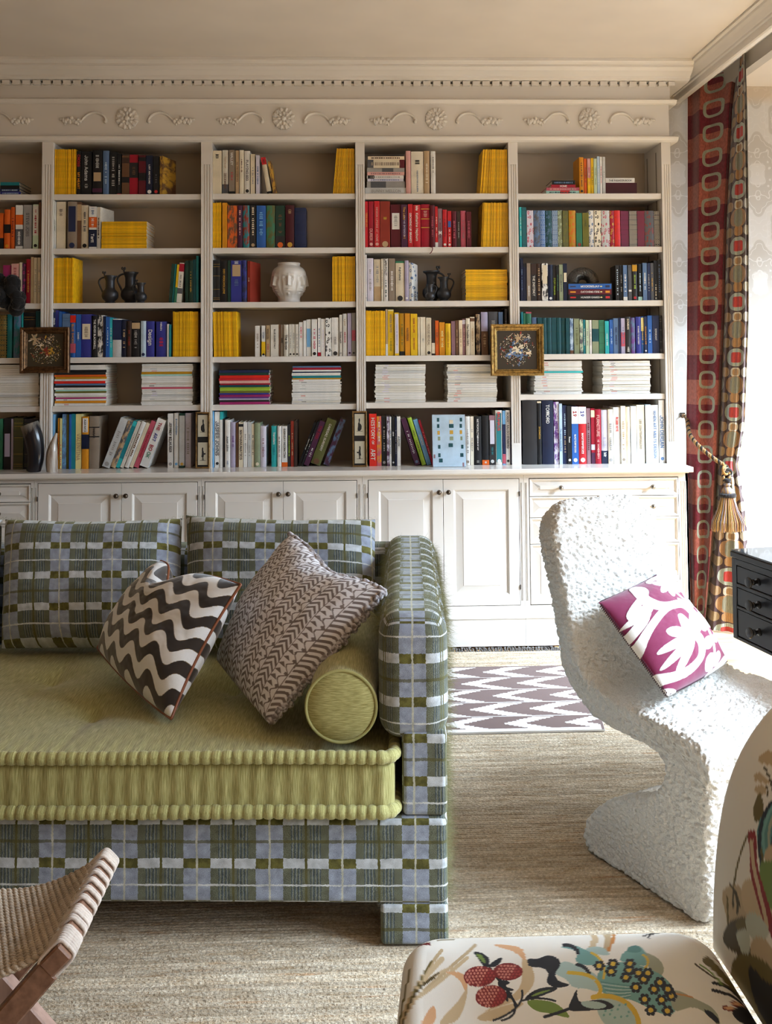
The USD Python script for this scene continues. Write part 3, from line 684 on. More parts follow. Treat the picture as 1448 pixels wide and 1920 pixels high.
row(2, 3, '''475 520 197 white;s=taupe
533 568 195 white;b=.05,.48,yellow;t=STINK@slate_blue@.68@.4@.25;o=black
575 609 193 tan;t=Whip City@dark_brown@.72@.55@.35;s=.15,.4,crimson
616 690 187 offwhite;t=BLUE GUIDE ITALY@charcoal@.55@.28@.62
692 706 185 brown
708 733 187 taupe;t=lately@black@.5@.55
735 779 187 offwhite;t=The Rosie@charcoal@.45@.5@.6
782 809 183 offwhite;o=black;s=grey
811 839 183 offwhite;o=black;s=grey
841 869 183 offwhite;o=black;s=grey
873 910 165 white;s=.55,.9,rose
912 936 150 white
938 982 140 white;l=.25,.75,sky_blue
987 1037 138 white;s=.2,.75,rose;o=black
1042 1069 127 white;b=0,.1,crimson;s=slate_blue
1072 1109 135 white;s=pale_lavender
1113 1165 127 white;p=charcoal=leaf
1168 1232 122 white;s=.3,.5,grey;o=charcoal
1238 1264 97 offwhite;t=Double Laois@charcoal@.45@.5;o=grey
1268 1308 88 white;t=a good@tan@.8@.35@.3;s=.3,.6,rose
1312 1347 85 lavender;o=plum
1350 1384 80 grey;b=.35,.6,rose;o=black''')
pile(2, 4, 150, 606, 600, 16, ['magenta', 'charcoal', 'lavender', 'purple', 'magenta', 'indigo', 'olive', 'lime', 'lime', 'dark_teal', 'crimson', 'pink', 'red', 'scarlet', 'dark_green', 'navy'], "bright pile on the face-vase bay's fifth shelf", 'magazine', d=.22)
pile(2, 4, 808, 1252, 563, 22, ['white', 'offwhite', 'white', 'white', 'white', 'white', 'pale_grey', 'white', 'white', 'white', 'white', 'white', 'white', 'white', 'mustard', 'teal', 'white', 'white', 'navy', 'white', 'crimson', 'slate_blue'], "paler pile on the face-vase bay's fifth shelf", 'magazine', d=.22)
row(2, 5, '''55 105 970 sky_blue;t=Paris Interiors@white@.4@.5@.4
110 156 975 white;t=JASPER JOHNS@dark_grey@.52@.68@.75;o=charcoal
158 180 976 turquoise;b=0,.86,white
182 200 1040 charcoal
203 250 1050 white;t=Jasper Johns@charcoal@.5@.35@.42;s=.06,.14,slate_blue
253 298 1070 lavender;s=.45,.7,purple
303 325 1075 brown
327 367 1070 cream;t=MATHANUMATICS@dark_brown@.5@.55;b=.9,.96,black
370 406 1068 white;s=grey
408 441 1070 pale_grey;s=grey
443 468 1085 cream;s=dark_grey
470 521 1078 sage;o=cream
523 575 1105 pale_lavender;s=mauve
622 673 1105 turquoise;t=Travellers@white@.7@.4@.3;s=.3,.5,teal
677 713 1105 white;s=grey
717 767 1105 white;b=0,.11,orange;t=EVERYDAY DECORATING@charcoal@.58@.5@.72
770 796 1090 charcoal;s=lime
798 826 1060 brick_red;s=tan
828 856 1058 dark_brown
859 884 1070 black;ang=21;t=GOTHIC PAINTING@white@.5@.35@.7;dy=.012
886 906 1066 black;ang=21;s=grey;dy=.012
908 958 1055 plum;ang=21;t=THE END@crimson@.75@.5@.3;s=.2,.4,white;dy=.012
965 1060 1030 olive_green;ang=21;t=CARDIAC SURGERY@offwhite@.6@.45@.6;o=brown;dy=.012
1085 1140 1036 plum;ang=21;p=slate_blue=ink;dy=.012''')
row(3, 0, '''425 468 200 pink
471 580 205 ivory;s=.7,.8,charcoal;t=FASHION FOR A QUEEN@slate_blue@.3@.16@.5
583 633 200 tan;s=cream
642 685 203 white;s=.5,.9,grey''')
flat_stack(3, 0, '''93 412 197 228 peach;s=dark_brown
90 415 234 310 cream;b=.86,1,maroon;s=taupe;b=0,.16,dark_grey
85 415 315 350 grey;b=.4,.7,dark_grey
88 415 355 385 pink;s=mauve
85 408 387 417 white;b=.02,.2,charcoal;s=grey
90 405 420 444 pale_lavender;s=slate_blue
85 418 447 505 grey;b=.1,.5,dark_grey
68 433 508 567 pale_grey;t=BUNNY MELLON@grey@.42''', "flat stack, two-jug bay's top shelf", d=.17)
yellow_run(3, 0, 1072, 1326, 184, 22, lean=32)
row(3, 1, '''64 93 643 red;t=TREES AND LIFE@gold@.6@.5@.6
97 144 642 crimson;t=DURER@pink@.28@.5@.3;o=pink
148 196 640 red;t=DESIGN UPDIKE AT HOME@pink@.5@.5@.75;o=pink
198 287 642 brick_red;s=.6,.66,gold;o=tan
292 380 670 maroon;l=.42,.8,white;s=.5,.75,grey
384 439 670 plum;t=The Lake@gold@.8@.35@.3;t=OF THE INTERIOR@lavender@.5@.35@.5;s=.2,.3,gold
443 487 667 red;t=GROWING UP BRANDY@white@.45@.5@.7
490 554 672 red;t=Me@white@.92@.4@.12;t=Katharine Hepburn@offwhite@.48@.42@.66
557 634 668 crimson;b=.88,.9,gold;b=.65,.67,gold;b=.45,.47,gold;s=.7,.86,pink
637 679 675 maroon;s=rose
681 705 687 red;b=.0,.12,white;s=cream
707 743 705 mauve;s=maroon;l=.32,.42,white
747 785 715 red;s=maroon;o=white
790 824 727 red;l=.55,.72,blue;s=.15,.5,white;o=white
828 869 730 maroon;s=rose
872 902 732 dark_brown;s=grey
905 951 725 rose;s=mauve
955 998 733 maroon;s=rose''')
yellow_run(3, 1, 1082, 1335, 650, 22, lean=20)
row(3, 2, '''65 83 1110 white;o=charcoal
86 141 1140 pale_lavender;s=grey
145 207 1150 cream;b=.0,.35,tan;s=.45,.85,grey
210 227 1145 ivory;s=tan
230 270 1143 white;t=LAPS POLIT@charcoal@.8@.6@.4;s=.1,.5,dark_green
275 331 1143 taupe;s=white
335 413 1165 cream;b=.95,1,green;t=Fuji Future@dark_grey@.68@.22@.4;o=charcoal
415 450 1160 lavender;o=white
453 478 1180 white;turn=-16;p=slate_blue=leaf;d=white angled book''')
pile(3, 2, 948, 1338, 1240, 17, ['YEL'], "flat yellow pile on the two-jug bay's third shelf", 'yellow-spined magazine', yf=YU+.022, d=.2, jit=.0015)
yellow_run(3, 3, 70, 245, 57, 17)
row(3, 3, '''248 266 45 tan;b=0,.25,white
268 319 50 pale_yellow;b=.0,.97,yellow;t=MAIRA BATES@taupe@.7@.4@.4;s=.1,.4,olive
325 366 75 yellow;l=.05,.97,pale_lavender;s=lavender
370 413 82 mustard;b=0,.1,black;s=olive
417 463 82 amber;t=HAPPENS@brown@.5@.4@.45
467 526 85 yellow;t=COME TO LIFE@crimson@.72@.38@.35;t=BEN FRANCIS@crimson@.28@.38@.28
530 550 115 cream
553 599 115 ivory;s=.35,.45,grey
602 649 120 cream;t=HOUSE REVEAL@taupe@.55@.4@.6;o=charcoal
652 679 137 dark_brown;b=.05,.35,cream
683 714 145 orange;s=brown
719 768 160 amber;s=pale_yellow
772 819 170 yellow;s=mustard
823 857 150 mauve
860 886 143 brown;s=tan
890 921 142 peach;s=tan
922 949 130 mauve;b=.85,.97,pale_lavender;s=pink
951 986 125 ivory;t=The Double Helix@charcoal@.55@.5@.7
988 1028 113 cream;b=.88,.97,brown;s=tan
1040 1076 90 dark_brown;p=tan=ink
1085 1143 70 lavender;b=0,.55,brown;s=.2,.5,tan
1150 1232 68 dark_grey;s=.6,.8,offwhite
1237 1276 70 slate_blue
1290 1312 45 charcoal;s=grey''')
pile(3, 4, 155, 597, 531, 22, WM, "clear white pile, two-jug bay's fifth shelf", 'white-spined magazine', d=.22)
pile(3, 4, 788, 1222, 530, 22, WM, "white pile behind the gilt flower picture", 'white-spined magazine', d=.22)
row(3, 5, '''105 169 962 scarlet;t=HISTORY@offwhite@.72@.58@.42;t=OF@offwhite@.45@.3@.08;t=ART@offwhite@.22@.58@.3
171 211 985 rose;p=amber=ink;s=.5,.9,white
213 256 985 black;s=.3,.8,grey;o=grey
258 282 986 plum;p=pale_lavender=ink
284 298 988 white;s=slate_blue
301 328 985 black;t=JOHN@white@.65@.4@.2;o=pale_grey
330 346 992 midnight;s=grey
348 379 985 white;t=AVEDON@dark_grey@.5@.5@.6
505 553 995 plum;ang=-17;s=pale_grey;o=slate_blue
565 603 990 lime;ang=-17;s=olive
608 650 1005 sky_blue;ang=-17;t=ESTATES@offwhite@.55@.4@.5
653 675 1013 crimson;ang=-17;s=pink
870 940 980 white;l=.8,.97,dark_brown;dy=.06
946 987 985 white;s=grey;o=taupe
990 1019 985 ivory;s=grey
1021 1087 985 black;t=METROPOLITAN@white@.75@.28@.4;t=MUSEUM OF ART@white@.45@.2@.3;s=.04,.1,grey
1092 1152 978 black;b=0,.1,orange;s=.03,.07,white
1155 1207 975 charcoal;l=.42,.9,pale_lavender;b=.9,1,mauve;o=pale_grey;s=.2,.36,teal
1210 1268 932 white;l=.05,.95,teal;t=BAUHAUS@scarlet@.8@.5@.35;o=white
1271 1297 935 sky_blue;b=.2,.75,navy;b=.02,.2,rose
1299 1337 930 white;t=ROBERT RAUSCHENBERG@charcoal@.63@.5@.7;o=charcoal
1341 1366 940 navy;s=grey''', yf=YU+.012)
flat_stack(4, 0, '''332 522 405 442 black;s=slate_blue
325 525 447 472 crimson;t=HOME@white@.6
285 563 475 502 rose;b=.7,.82,mauve;s=pink
283 558 503 531 mint;b=.42,.7,scarlet;s=dark_teal''', "short stack, curtain-end bay's top shelf", d=.16)
row(4, 0, '''554 590 240 amber;s=.5,.9,brown;o=black;s=.2,.5,brown
592 615 252 orange;s=brown
620 647 252 pink;b=.0,.45,yellow;s=rose
650 671 247 yellow;s=olive
673 698 252 pale_green;s=sage
700 721 233 pale_blue;s=white
723 742 238 white;s=rose
745 768 238 pale_grey;s=white''')
flat_stack(4, 0, '''774 1012 390 433 white;t=THE FASHION BOOK@charcoal@.6
765 1028 436 531 burgundy''', "two-book stack beside the curtain-end bay's top-shelf row", d=.22)
row(4, 1, '''62 80 650 turquoise;s=white
82 119 652 dark_teal;p=teal=damask
122 176 678 pale_lavender;p=rose=leaf
178 229 678 slate_blue;p=dark_grey=ink
230 273 678 blue;p=pale_blue=damask
275 328 680 dark_teal;p=slate_blue=leaf
330 376 678 slate_blue;p=pale_blue=damask
378 416 678 sage;p=pale_green=leaf
418 464 680 olive_green;p=olive=leaf
468 526 678 mustard;p=orange=leaf
528 577 700 green;o=brick_red
580 631 698 olive;s=.6,.8,olive_green
633 676 678 white;p=slate_blue=leaf
678 732 678 ivory;p=black=leaf
735 804 678 pale_grey;p=rose=leaf
806 841 680 crimson;p=gold=leaf
843 891 678 scarlet;p=red=leaf
893 961 683 burgundy;p=magenta=damask
963 1028 683 midnight;p=cream=damask
1030 1090 683 plum;p=crimson=damask
1092 1167 680 dark_grey;p=brick_red=leaf
1169 1230 685 midnight;p=ivory=damask''')
row(4, 2, '''70 93 1070 midnight;s=slate_blue
95 120 1113 black;b=0,.9,midnight
122 153 1112 taupe;s=.1,.4,white
155 202 1113 charcoal;t=THE INSTINCT@offwhite@.4@.5@.55;b=.7,.98,dark_brown
204 239 1115 dark_brown;s=.1,.9,tan
245 295 1113 white;p=black=ink;l=.45,.95,cream
298 336 1125 midnight;o=white
338 363 1125 charcoal;t=STIFF Records@lime@.4@.6@.5
365 386 1130 black;s=green
388 419 1123 sage;s=dark_grey
422 453 1115 midnight;l=.5,.75,cream
852 882 1130 charcoal;s=.1,.9,pale_blue;turn=-3
885 913 1130 black;s=grey
915 948 1128 slate_blue;s=white;b=0,.1,white
955 986 1128 dark_grey;l=.25,.3,white
990 1030 1120 charcoal;b=.8,.98,mustard;s=lime;o=red
1036 1070 1118 black;s=pale_blue;b=0,.1,mint
1075 1110 1110 slate_blue;s=white
1112 1138 1112 navy;s=grey
1140 1165 1110 dark_grey;s=gold
1167 1195 1090 black;s=.0,.4,cream
1197 1235 1083 charcoal;s=.2,.9,slate_blue''')
row(4, 3, '''78 93 65 teal
95 113 75 green
115 160 65 green;b=.96,1,rose;s=pale_green
165 206 110 slate_blue;s=dark_teal
210 248 113 dark_teal;g=dark_green
250 286 113 dark_teal;g=dark_green
288 325 113 dark_teal;g=dark_green
327 365 113 dark_teal;g=dark_green
367 405 113 dark_teal;g=dark_green
407 441 115 dark_teal;g=dark_green
443 474 115 dark_teal;g=dark_green
477 504 118 pale_blue;b=.0,.1,brown;p=slate_blue=ink
510 556 120 sage;s=olive_green
558 584 125 dark_grey;p=pale_green=ink
586 606 130 teal;s=white
608 634 132 pale_green;s=grey
638 656 132 white;s=grey
660 713 132 sage;b=.36,.74,dark_teal
716 761 132 green;g=dark_green
765 798 140 turquoise;s=white
802 833 130 blue;s=pale_blue
835 878 117 slate_blue;s=navy
879 893 115 navy
897 931 117 lavender;b=.2,.6,rose;s=slate_blue
932 977 105 charcoal;t=SOMERS@cream@.8@.4@.3;s=.05,.2,white
980 1013 112 purple;p=slate_blue=ink
1018 1061 105 indigo;t=DOOMED TO SUCCEED@white@.5@.32@.5
1063 1084 103 blue;b=.6,.97,pale_yellow;s=yellow
1087 1111 103 navy;s=amber;o=white
1115 1152 95 blue;s=pale_blue
1155 1210 95 navy;t=SERGEANT@pale_grey@.5@.25@.4
1213 1243 95 black;g=grey''')
pile(4, 4, 185, 580, 470, 20, ['white', 'white', 'white', 'offwhite', 'white', 'white', 'white', 'white', 'white', 'white', 'white', 'white', 'white', 'turquoise', 'white', 'white', 'offwhite', 'white', 'white', 'white'], "teal-streaked pile on the curtain-end bay's fifth shelf", 'magazine', d=.22, jit=.006)
pile(4, 4, 745, 1140, 468, 22, WM, "plain white pile, curtain-end bay's fifth shelf", 'white-spined magazine', d=.22, jit=.005)
row(4, 5, '''86 205 795 charcoal;d=broad charcoal boxed book
208 241 800 black;t=INTERMEZZO@gold@.5@.35@.65;b=.97,1,cream
246 340 795 midnight;t=TOM@white@.86@.34@.16;t=FORD@white@.73@.34@.18
343 386 805 pale_lavender;p=purple=ink;t=HERITAGE@purple@.55@.5@.6
388 413 820 pale_blue;t=The Jewish Home Book@slate_blue@.4@.5@.6
417 451 835 navy;s=.5,.9,pale_blue;s=.2,.5,tan
453 488 838 black;t=Power@white@.42@.35@.16;o=white
490 545 845 blue;b=.7,1,white;t=19@crimson@.88@.7@.1;t=MASTERPIECES@white@.36@.26@.5;o=white
547 610 845 red;b=.7,1,white;t=19@indigo@.88@.7@.1;t=MASTERPIECES@white@.36@.26@.5;o=white
613 644 858 mauve;s=maroon
650 681 860 crimson;b=.84,.97,peach;b=.25,.35,pale_lavender;b=0,.2,plum
683 732 867 crimson;t=FURNITURE@pink@.7@.55@.4;s=.1,.45,pink
735 789 872 pale_lavender;b=0,.24,midnight;s=.3,.5,lavender;t=Mr@white@.17@.4@.1
790 832 867 ivory;s=grey;o=grey
835 893 850 white;t=ROBB NYE@scarlet@.7@.34@.26
895 935 840 ivory;s=tan;o=taupe
937 971 847 peach;s=cream
975 1023 840 pale_grey;b=.6,.98,ivory;b=0,.12,white
1025 1088 830 cream;t=LES CONTEMPORAINS@taupe@.5@.26@.6
1098 1142 828 pale_blue;b=.02,.98,white
1145 1203 832 white;t=WHEN ART MEETS DESIGN@slate_blue@.5@.42@.82
1208 1256 790 white;t=JOHN DERIAN@slate_blue@.5@.62@.82;o=slate_blue''', yf=YU+.010)

# ---------------------------------------------------------------- woven and printed cloth
def plaid(name, fuzzy=1.0):
    g = G(); uv = g('attribute', 'vector', attribute='st'); p = g.obj()
    wob = g.m('multiply', g.m('subtract', g.noise(uv, 14.0, 2), .5), .006); wob2 = g.m('multiply', g.m('subtract', g.noise(g.map(uv, (1, 1, 1), (5, 3, 0)), 190.0, 2), .5), .0055)
    x = g('separate_xyz', 'x', vector=uv); y = x.replace('.x', '.y')
    u = g.m('fraction', g.m('multiply', g.m('add', x, g.m('add', wob, wob2)), 1/.181)); v = g.m('fraction', g.m('multiply', g.m('add', y, g.m('add', wob, wob2)), 1/.211))
    au = g.m('absolute', g.m('subtract', u, .5)); du = g.m('subtract', .5, au)
    blue = g.lt(au, .185); wline = g.lt(au, .014); oline = g.lt(du, .017)
    v2 = g.m('fraction', g.m('multiply', v, 2.0)); row_ = g.lt(g.m('absolute', g.m('subtract', v2, .5)), .115)
    hol = g.lt(g.m('absolute', g.m('subtract', v, .5)), .018); hwl = g.lt(g.m('absolute', g.m('subtract', g.m('fraction', g.m('add', v, .5)), .5)), .011)
    st = g.m('multiply', g.lt(g.m('fraction', g.m('multiply', du, 21.0)), .42), g.m('multiply', g.lt(du, .205), g.lt(.055, du)))
    fine = g.noise(g.map(uv, (520, 900, 1)), 1.0, 1); fine2 = g.noise(g.map(uv, (1500, 260, 1)), 1.0, 1); big = g.noise(uv, 45.0, 3)
    dash = g.lt(.5, fine2)
    OL, WH, BL = (.088, .080, .018), (.52, .55, .58), (.235, .265, .345)
    c = g.mix(g.lt(.5, fine), (.072, .076, .042), (.165, .175, .13))
    c = g.mix(g.m('multiply', st, .85), c, g.mix(dash, (.026, .042, .06), (.075, .10, .12)))
    st2 = g.m('multiply', g.lt(.72, g.m('fraction', g.m('multiply', du, 21.0))), g.m('multiply', g.lt(du, .205), g.lt(.055, du))); c = g.mix(g.m('multiply', st2, .55), c, (.27, .30, .30))
    c = g.mix(g.m('multiply', oline, .8), c, OL)
    c = g.mix(blue, c, g.mix(g.grey(fine2, 0, 1, .35, .65), BL, (.33, .37, .46)))
    rowc = g.mix(blue, g.mix(g.grey(fine, 0, .6, .52, .7), WH, (.33, .38, .43)), g.mix(g.grey(big, 0, 1, .4, .6), OL, (.125, .115, .028)))
    rowc = g.mix(oline, rowc, OL); c = g.mix(row_, c, rowc)
    c = g.mix(g.m('multiply', hol, .75), c, OL); c = g.mix(g.m('multiply', hwl, g.lt(.3, fine2)), c, (.55, .57, .57))
    c = g.mix(wline, c, g.mix(g.lt(.5, fine), (.58, .57, .50), (.38, .38, .30)))
    c = g.mul(c, g.rgb(g.grey(g.m('add', g.m('multiply', fine, .5), g.m('multiply', big, .5)), .62, 1.32, .35, .65)))
    hgt = g.m('add', g.m('multiply', fine, .6), g.m('multiply', fine2, .6))
    return g.done(name, c, .95, g.bump(hgt, .5, .002), sheen_weight=.35, sheen_roughness=.5, sheen_tint=(.8, .8, .6), specular_ior_level=.15)
PLAID = plaid('plaid_mohair')
def rbox(x0, x1, y0, y1, z0, z1, r, step=.03, warp=None):
    lo, hi = np.array([x0, y0, z0]), np.array([x1, y1, z1]); V, N, T, Fc = [], [], [], []; nv = 0
    def ticks(a, b):
        e = np.sin(np.linspace(0, math.pi/2, 7))*0+np.linspace(0, r, 7); m = np.linspace(a+r, b-r, max(2, int((b-a-2*r)/step)+1))
        return np.unique(np.round(np.r_[a+r-r*np.tan(np.linspace(math.pi/4, 0, 7)), m, b-r+r*np.tan(np.linspace(0, math.pi/4, 7))], 6))
    tk = [ticks(lo[k], hi[k]) for k in range(3)]
    for ax in range(3):
        a, b = [(1, 2), (0, 2), (0, 1)][ax]
        A, B = np.meshgrid(tk[a], tk[b], indexing='ij')
        for sd in (0, 1):
            P = np.zeros((A.size, 3)); P[:, a] = A.ravel(); P[:, b] = B.ravel(); P[:, ax] = (lo, hi)[sd][ax]
            q = np.clip(P, lo+r, hi-r); d = P-q; d /= np.linalg.norm(d, axis=1, keepdims=True); P2 = q+d*r
            f = grid_faces(len(tk[a]), len(tk[b]))
            if (sd == 1) == (ax == 1): f = f[:, ::-1]
            # the cloth runs on round the edge: measure along the surface
            uvx = P2[:, a]+(P[:, a]-P2[:, a])*1.3; uvy = P2[:, b]+(P[:, b]-P2[:, b])*1.3
            V.append(P2); N.append(d); T.append(np.c_[uvx, uvy]); Fc.append(f+nv); nv += len(P2)
    V, N, T, Fc = np.vstack(V), np.vstack(N), np.vstack(T), np.vstack(Fc)
    if warp is not None: V = warp(V)
    return V, Fc, N, T
def put(name, b, mat, parent=None, du=(0, 0), **k):
    V, f, n, t = b; return obj(name, (V, f), mat, parent, normals=n, uv=t+np.array(du), **k)

# ---------------------------------------------------------------- sofa
SO, SA = np.array([.225, 2.49, 0]), -3.0
def s2w(p): a = math.radians(SA); p = np.atleast_2d(np.asarray(p, float)); return np.c_[p[:, 0]*math.cos(a)-p[:, 1]*math.sin(a), p[:, 0]*math.sin(a)+p[:, 1]*math.cos(a), p[:, 2]]+SO
def w2s(p): a = math.radians(-SA); p = np.atleast_2d(np.asarray(p, float))-SO; return np.c_[p[:, 0]*math.cos(a)-p[:, 1]*math.sin(a), p[:, 0]*math.sin(a)+p[:, 1]*math.cos(a), p[:, 2]]
sofa = thing('sofa', 'deep sofa upholstered in green, blue and white mohair plaid', 'sofa', SO, SA)
SW = -2.15; UO = np.array([.0205, .0])         # plaid phase: a pale warp falls on the arm front
put('base', rbox(SW, 0, 0, 1.22, .100, .312, .018), PLAID, sofa, du=(.1705, .064))
def arm(x0, x1, sgn):
    def warp(V):
        V = V.copy(); t = np.clip((V[:, 2]-.60)/.2, 0, 1); V[:, 1] += np.where(V[:, 1] < .3, .02*t*t, 0)
        return V
    return rbox(x0, x1, .0, 1.20, .490, .800, .058, .02, warp)
put('arm', arm(-.170, .006, 1), PLAID, sofa, du=(.1745, .093))
put('arm_panel', rbox(-.112, 0, .004, 1.20, .3125, .52, .014), PLAID, sofa, du=(.1735, .077))
put('arm', arm(SW-.006, SW+.170, -1), PLAID, sofa); put('arm_panel', rbox(SW, SW+.112, .004, 1.20, .3125, .52, .014), PLAID, sofa)
put('back', rbox(SW+.02, -.02, 1.075, 1.215, .3125, .775, .05), PLAID, sofa, du=(.05, .03))
for x, y in ((-.168, 0), (SW, 0), (-.168, 1.05), (SW, 1.05)):
    put('leg', rbox(x, x+.168, y, y+.168, .002, .104, .012), PLAID, sofa, du=(.1705, .064))
# long mohair hairs standing off the arm and the base
def hairs(name, P, D, L, r, mat, parent, droop=.35, seed=1, k=4):
    g = np.random.default_rng(seed); n = len(P); t = np.linspace(0, 1, k)[None, :, None]
    L = L*g.uniform(.5, 1.3, (n, 1, 1)); side = g.normal(size=(n, 1, 3))*.45
    C = P[:, None, :]+D[:, None, :]*L*t+side*L*t*t+np.array([0, 0, -1.0])*droop*L*t*t
    c = UsdGeom.BasisCurves.Define(stage, numbered(path_of(parent), name)); c.CreateTypeAttr('linear'); c.CreateWrapAttr('nonperiodic')
    c.CreateCurveVertexCountsAttr(Vt.IntArray.FromNumpy(np.full(n, k, np.int32))); c.CreatePointsAttr(Vt.Vec3fArray.FromNumpy(C.reshape(-1, 3).astype(np.float32)))
    c.CreateWidthsAttr(Vt.FloatArray.FromNumpy(np.tile(np.linspace(r, r*.4, k), n).astype(np.float32))); c.SetWidthsInterpolation('vertex')
    UsdShade.MaterialBindingAPI.Apply(c.GetPrim()).Bind(mat); return tag(c, kind='stuff')
HAIR = flat('mohair_hair', (.19, .18, .055), .7, sheen_weight=.3)
_n = 9000; _a = nrng.uniform(-math.pi*.5, math.pi*.62, _n); _y = nrng.uniform(.05, 1.09, _n)
_yy = np.where(np.abs(((_y/.1055)%1)-.5) < .2, _y+.03, _y)
_P = np.c_[-.082+.026*np.sign(np.sin(_a))+.062*np.sin(_a), _yy, .738+.062*np.cos(_a)]; _D = np.c_[np.sin(_a), np.full(_n, -.25), np.cos(_a)*.8]
hairs('mohair_fuzz', _P, _D, .016, .00035, HAIR, sofa, seed=2)
_n = 5000; _z = nrng.uniform(.11, .72, _n); _y = nrng.uniform(.0, .9, _n)**1.6
hairs('mohair_fuzz', np.c_[np.where(_z > .5, .006, .0), _y, _z], np.c_[np.ones(_n), nrng.uniform(-.6, .2, _n), np.zeros(_n)], .017, .00035, HAIR, sofa, seed=3)

# seat mattress
LIN = None
def linen(name, c, streak):
    g = G(); uv = g('attribute', 'vector', attribute='st'); n = g.noise(g.map(uv, streak), 1.0, 3); f = g.noise(g.map(uv, (900, 900, 1)), 1.0, 1)
    col = g.mix(g.grey(n, 0, 1, .38, .66), c, tuple(min(1, q*1.5+.07) for q in c))
    col = g.mul(col, g.rgb(g.grey(f, .82, 1.16, .3, .7)))
    return g.done(name, col, .8, g.bump(g.m('add', n, g.m('multiply', f, .5)), .35, .0015), sheen_weight=.25, specular_ior_level=.25)
LIN = linen('chartreuse_linen', (.285, .262, .085), (420, 22, 1))
MX0, MX1, MY0, MY1, MZ0, MZ1 = SW+.18, -.130, -.022, .98, .3145, .460
mat_ = thing('seat_cushion', 'long chartreuse french mattress seat cushion with rolled stitched edges on the sofa', 'cushion', SO, SA)
tufts = [(-.62, .52), (-.98, .30), (-1.2, .6), (-.35, .25), (-1.55, .3), (-1.75, .6)]
def mwarp(V):
    V = V.copy(); cx = np.clip((V[:, 0]-MX0)/(MX1-MX0), 0, 1); cy = np.clip((V[:, 1]-MY0)/(MY1-MY0), 0, 1)
    dome = np.clip(16*cx*(1-cx)*cy*(1-cy), 0, 1)**.6
    dz = .014*dome
    for tx, ty in tufts: d = np.hypot(V[:, 0]-tx, V[:, 1]-ty); dz -= .034*np.exp(-(d/.09)**1.1)+.006*np.exp(-((V[:, 0]-tx)/.02)**2)*np.exp(-(np.abs(V[:, 1]-ty)/.25)**2)
    rip = .0022*np.sin(V[:, 0]*2*np.pi/.036)*np.clip(1-(V[:, 1]-MY0)/.16, 0, 1)
    topk = np.clip((V[:, 2]-(MZ0+.10))/.03, 0, 1); V[:, 2] += (dz+rip)*topk
    fr = np.clip(1-(V[:, 1]-MY0)/.03, 0, 1); V[:, 1] += fr*(.002*np.sin(V[:, 0]*2*np.pi/.041+1.5*np.sin(V[:, 0]*9))+.010*(1-4*((V[:, 2]-.392)/.16)**2)*-1*0)
    V[:, 1] += fr*.008*np.clip(np.abs(V[:, 2]-.392)/.07-.4, 0, 1)
    return V
V, f, n, t = rbox(MX0, MX1, MY0, MY1, MZ0, MZ1, .03, .008, mwarp)
V2, f2 = V, f; n2 = vnormals(V2, f2); n2 = np.where((np.sum(n2*n, 1) < 0)[:, None], -n2, n2); n2 = np.where((np.linalg.norm(n2-n, axis=1) > .8)[:, None], n, n2)
obj('mattress_body', (V2, f2), LIN, mat_, normals=n2, uv=t)
def edge_roll(z, rad):
    r = .035; px, py = [], []
    seg = [((MX0+r, MY0), (MX1-r, MY0)), ((MX1, MY0+r), (MX1, MY1-r))]
    a = np.linspace(MX0+r, MX1-r, 560); P = [np.c_[a, np.full(560, MY0)]]
    b = np.linspace(-math.pi/2, 0, 14)[1:-1]; P.append(np.c_[MX1-r+r*np.cos(b), MY0+r+r*np.sin(b)])
    c = np.linspace(MY0+r, MY1-r, 200); P.append(np.c_[np.full(200, MX1), c])
    P = np.vstack(P); s = np.r_[0, np.cumsum(np.linalg.norm(np.diff(P, axis=0), axis=1))]
    lump = np.abs(np.sin(s*np.pi/.0255+.4*np.sin(s*7)))**.45; rr = rad*(.70+.30*lump)
    Q = np.c_[P, np.full(len(P), z)+.002*np.sin(s*5)]; m = tube(Q, rr, 14); uv = np.c_[np.r_[np.repeat(s, 14), s[0], s[-1]], np.r_[np.tile(np.arange(14)*.003, len(P)), 0, 0]]
    return m, uv, P, s
for z, rad, dz in ((.4655, .0172, 0), (.3335, .0180, 0)):
    m, uv, P, s = edge_roll(z, rad); obj('edge_roll', m, LIN, mat_, smooth=True, uv=uv)
    th = []
    for k in np.arange(.0, s[-1], .0255):
        i = np.searchsorted(s+.4*np.sin(s*7)*.0255/np.pi, k); i = min(i, len(P)-1)
        a = np.linspace(-2.5, 1.2, 7); tn = P[min(i+1, len(P)-1)]-P[max(i-1, 0)]; tn = tn/np.linalg.norm(tn); nn = np.array([tn[1], -tn[0]])
        th.append(tube(np.c_[P[i, 0]+nn[0]*np.cos(a)*rad*.73, P[i, 1]+nn[1]*np.cos(a)*rad*.73, z+np.sin(a)*rad*.73+.002*math.sin(s[i]*5)], .0006, 4))
    obj('edge_stitching', cat_(th), flat('pale_thread', (.62, .62, .52), .8), mat_, kind='stuff')

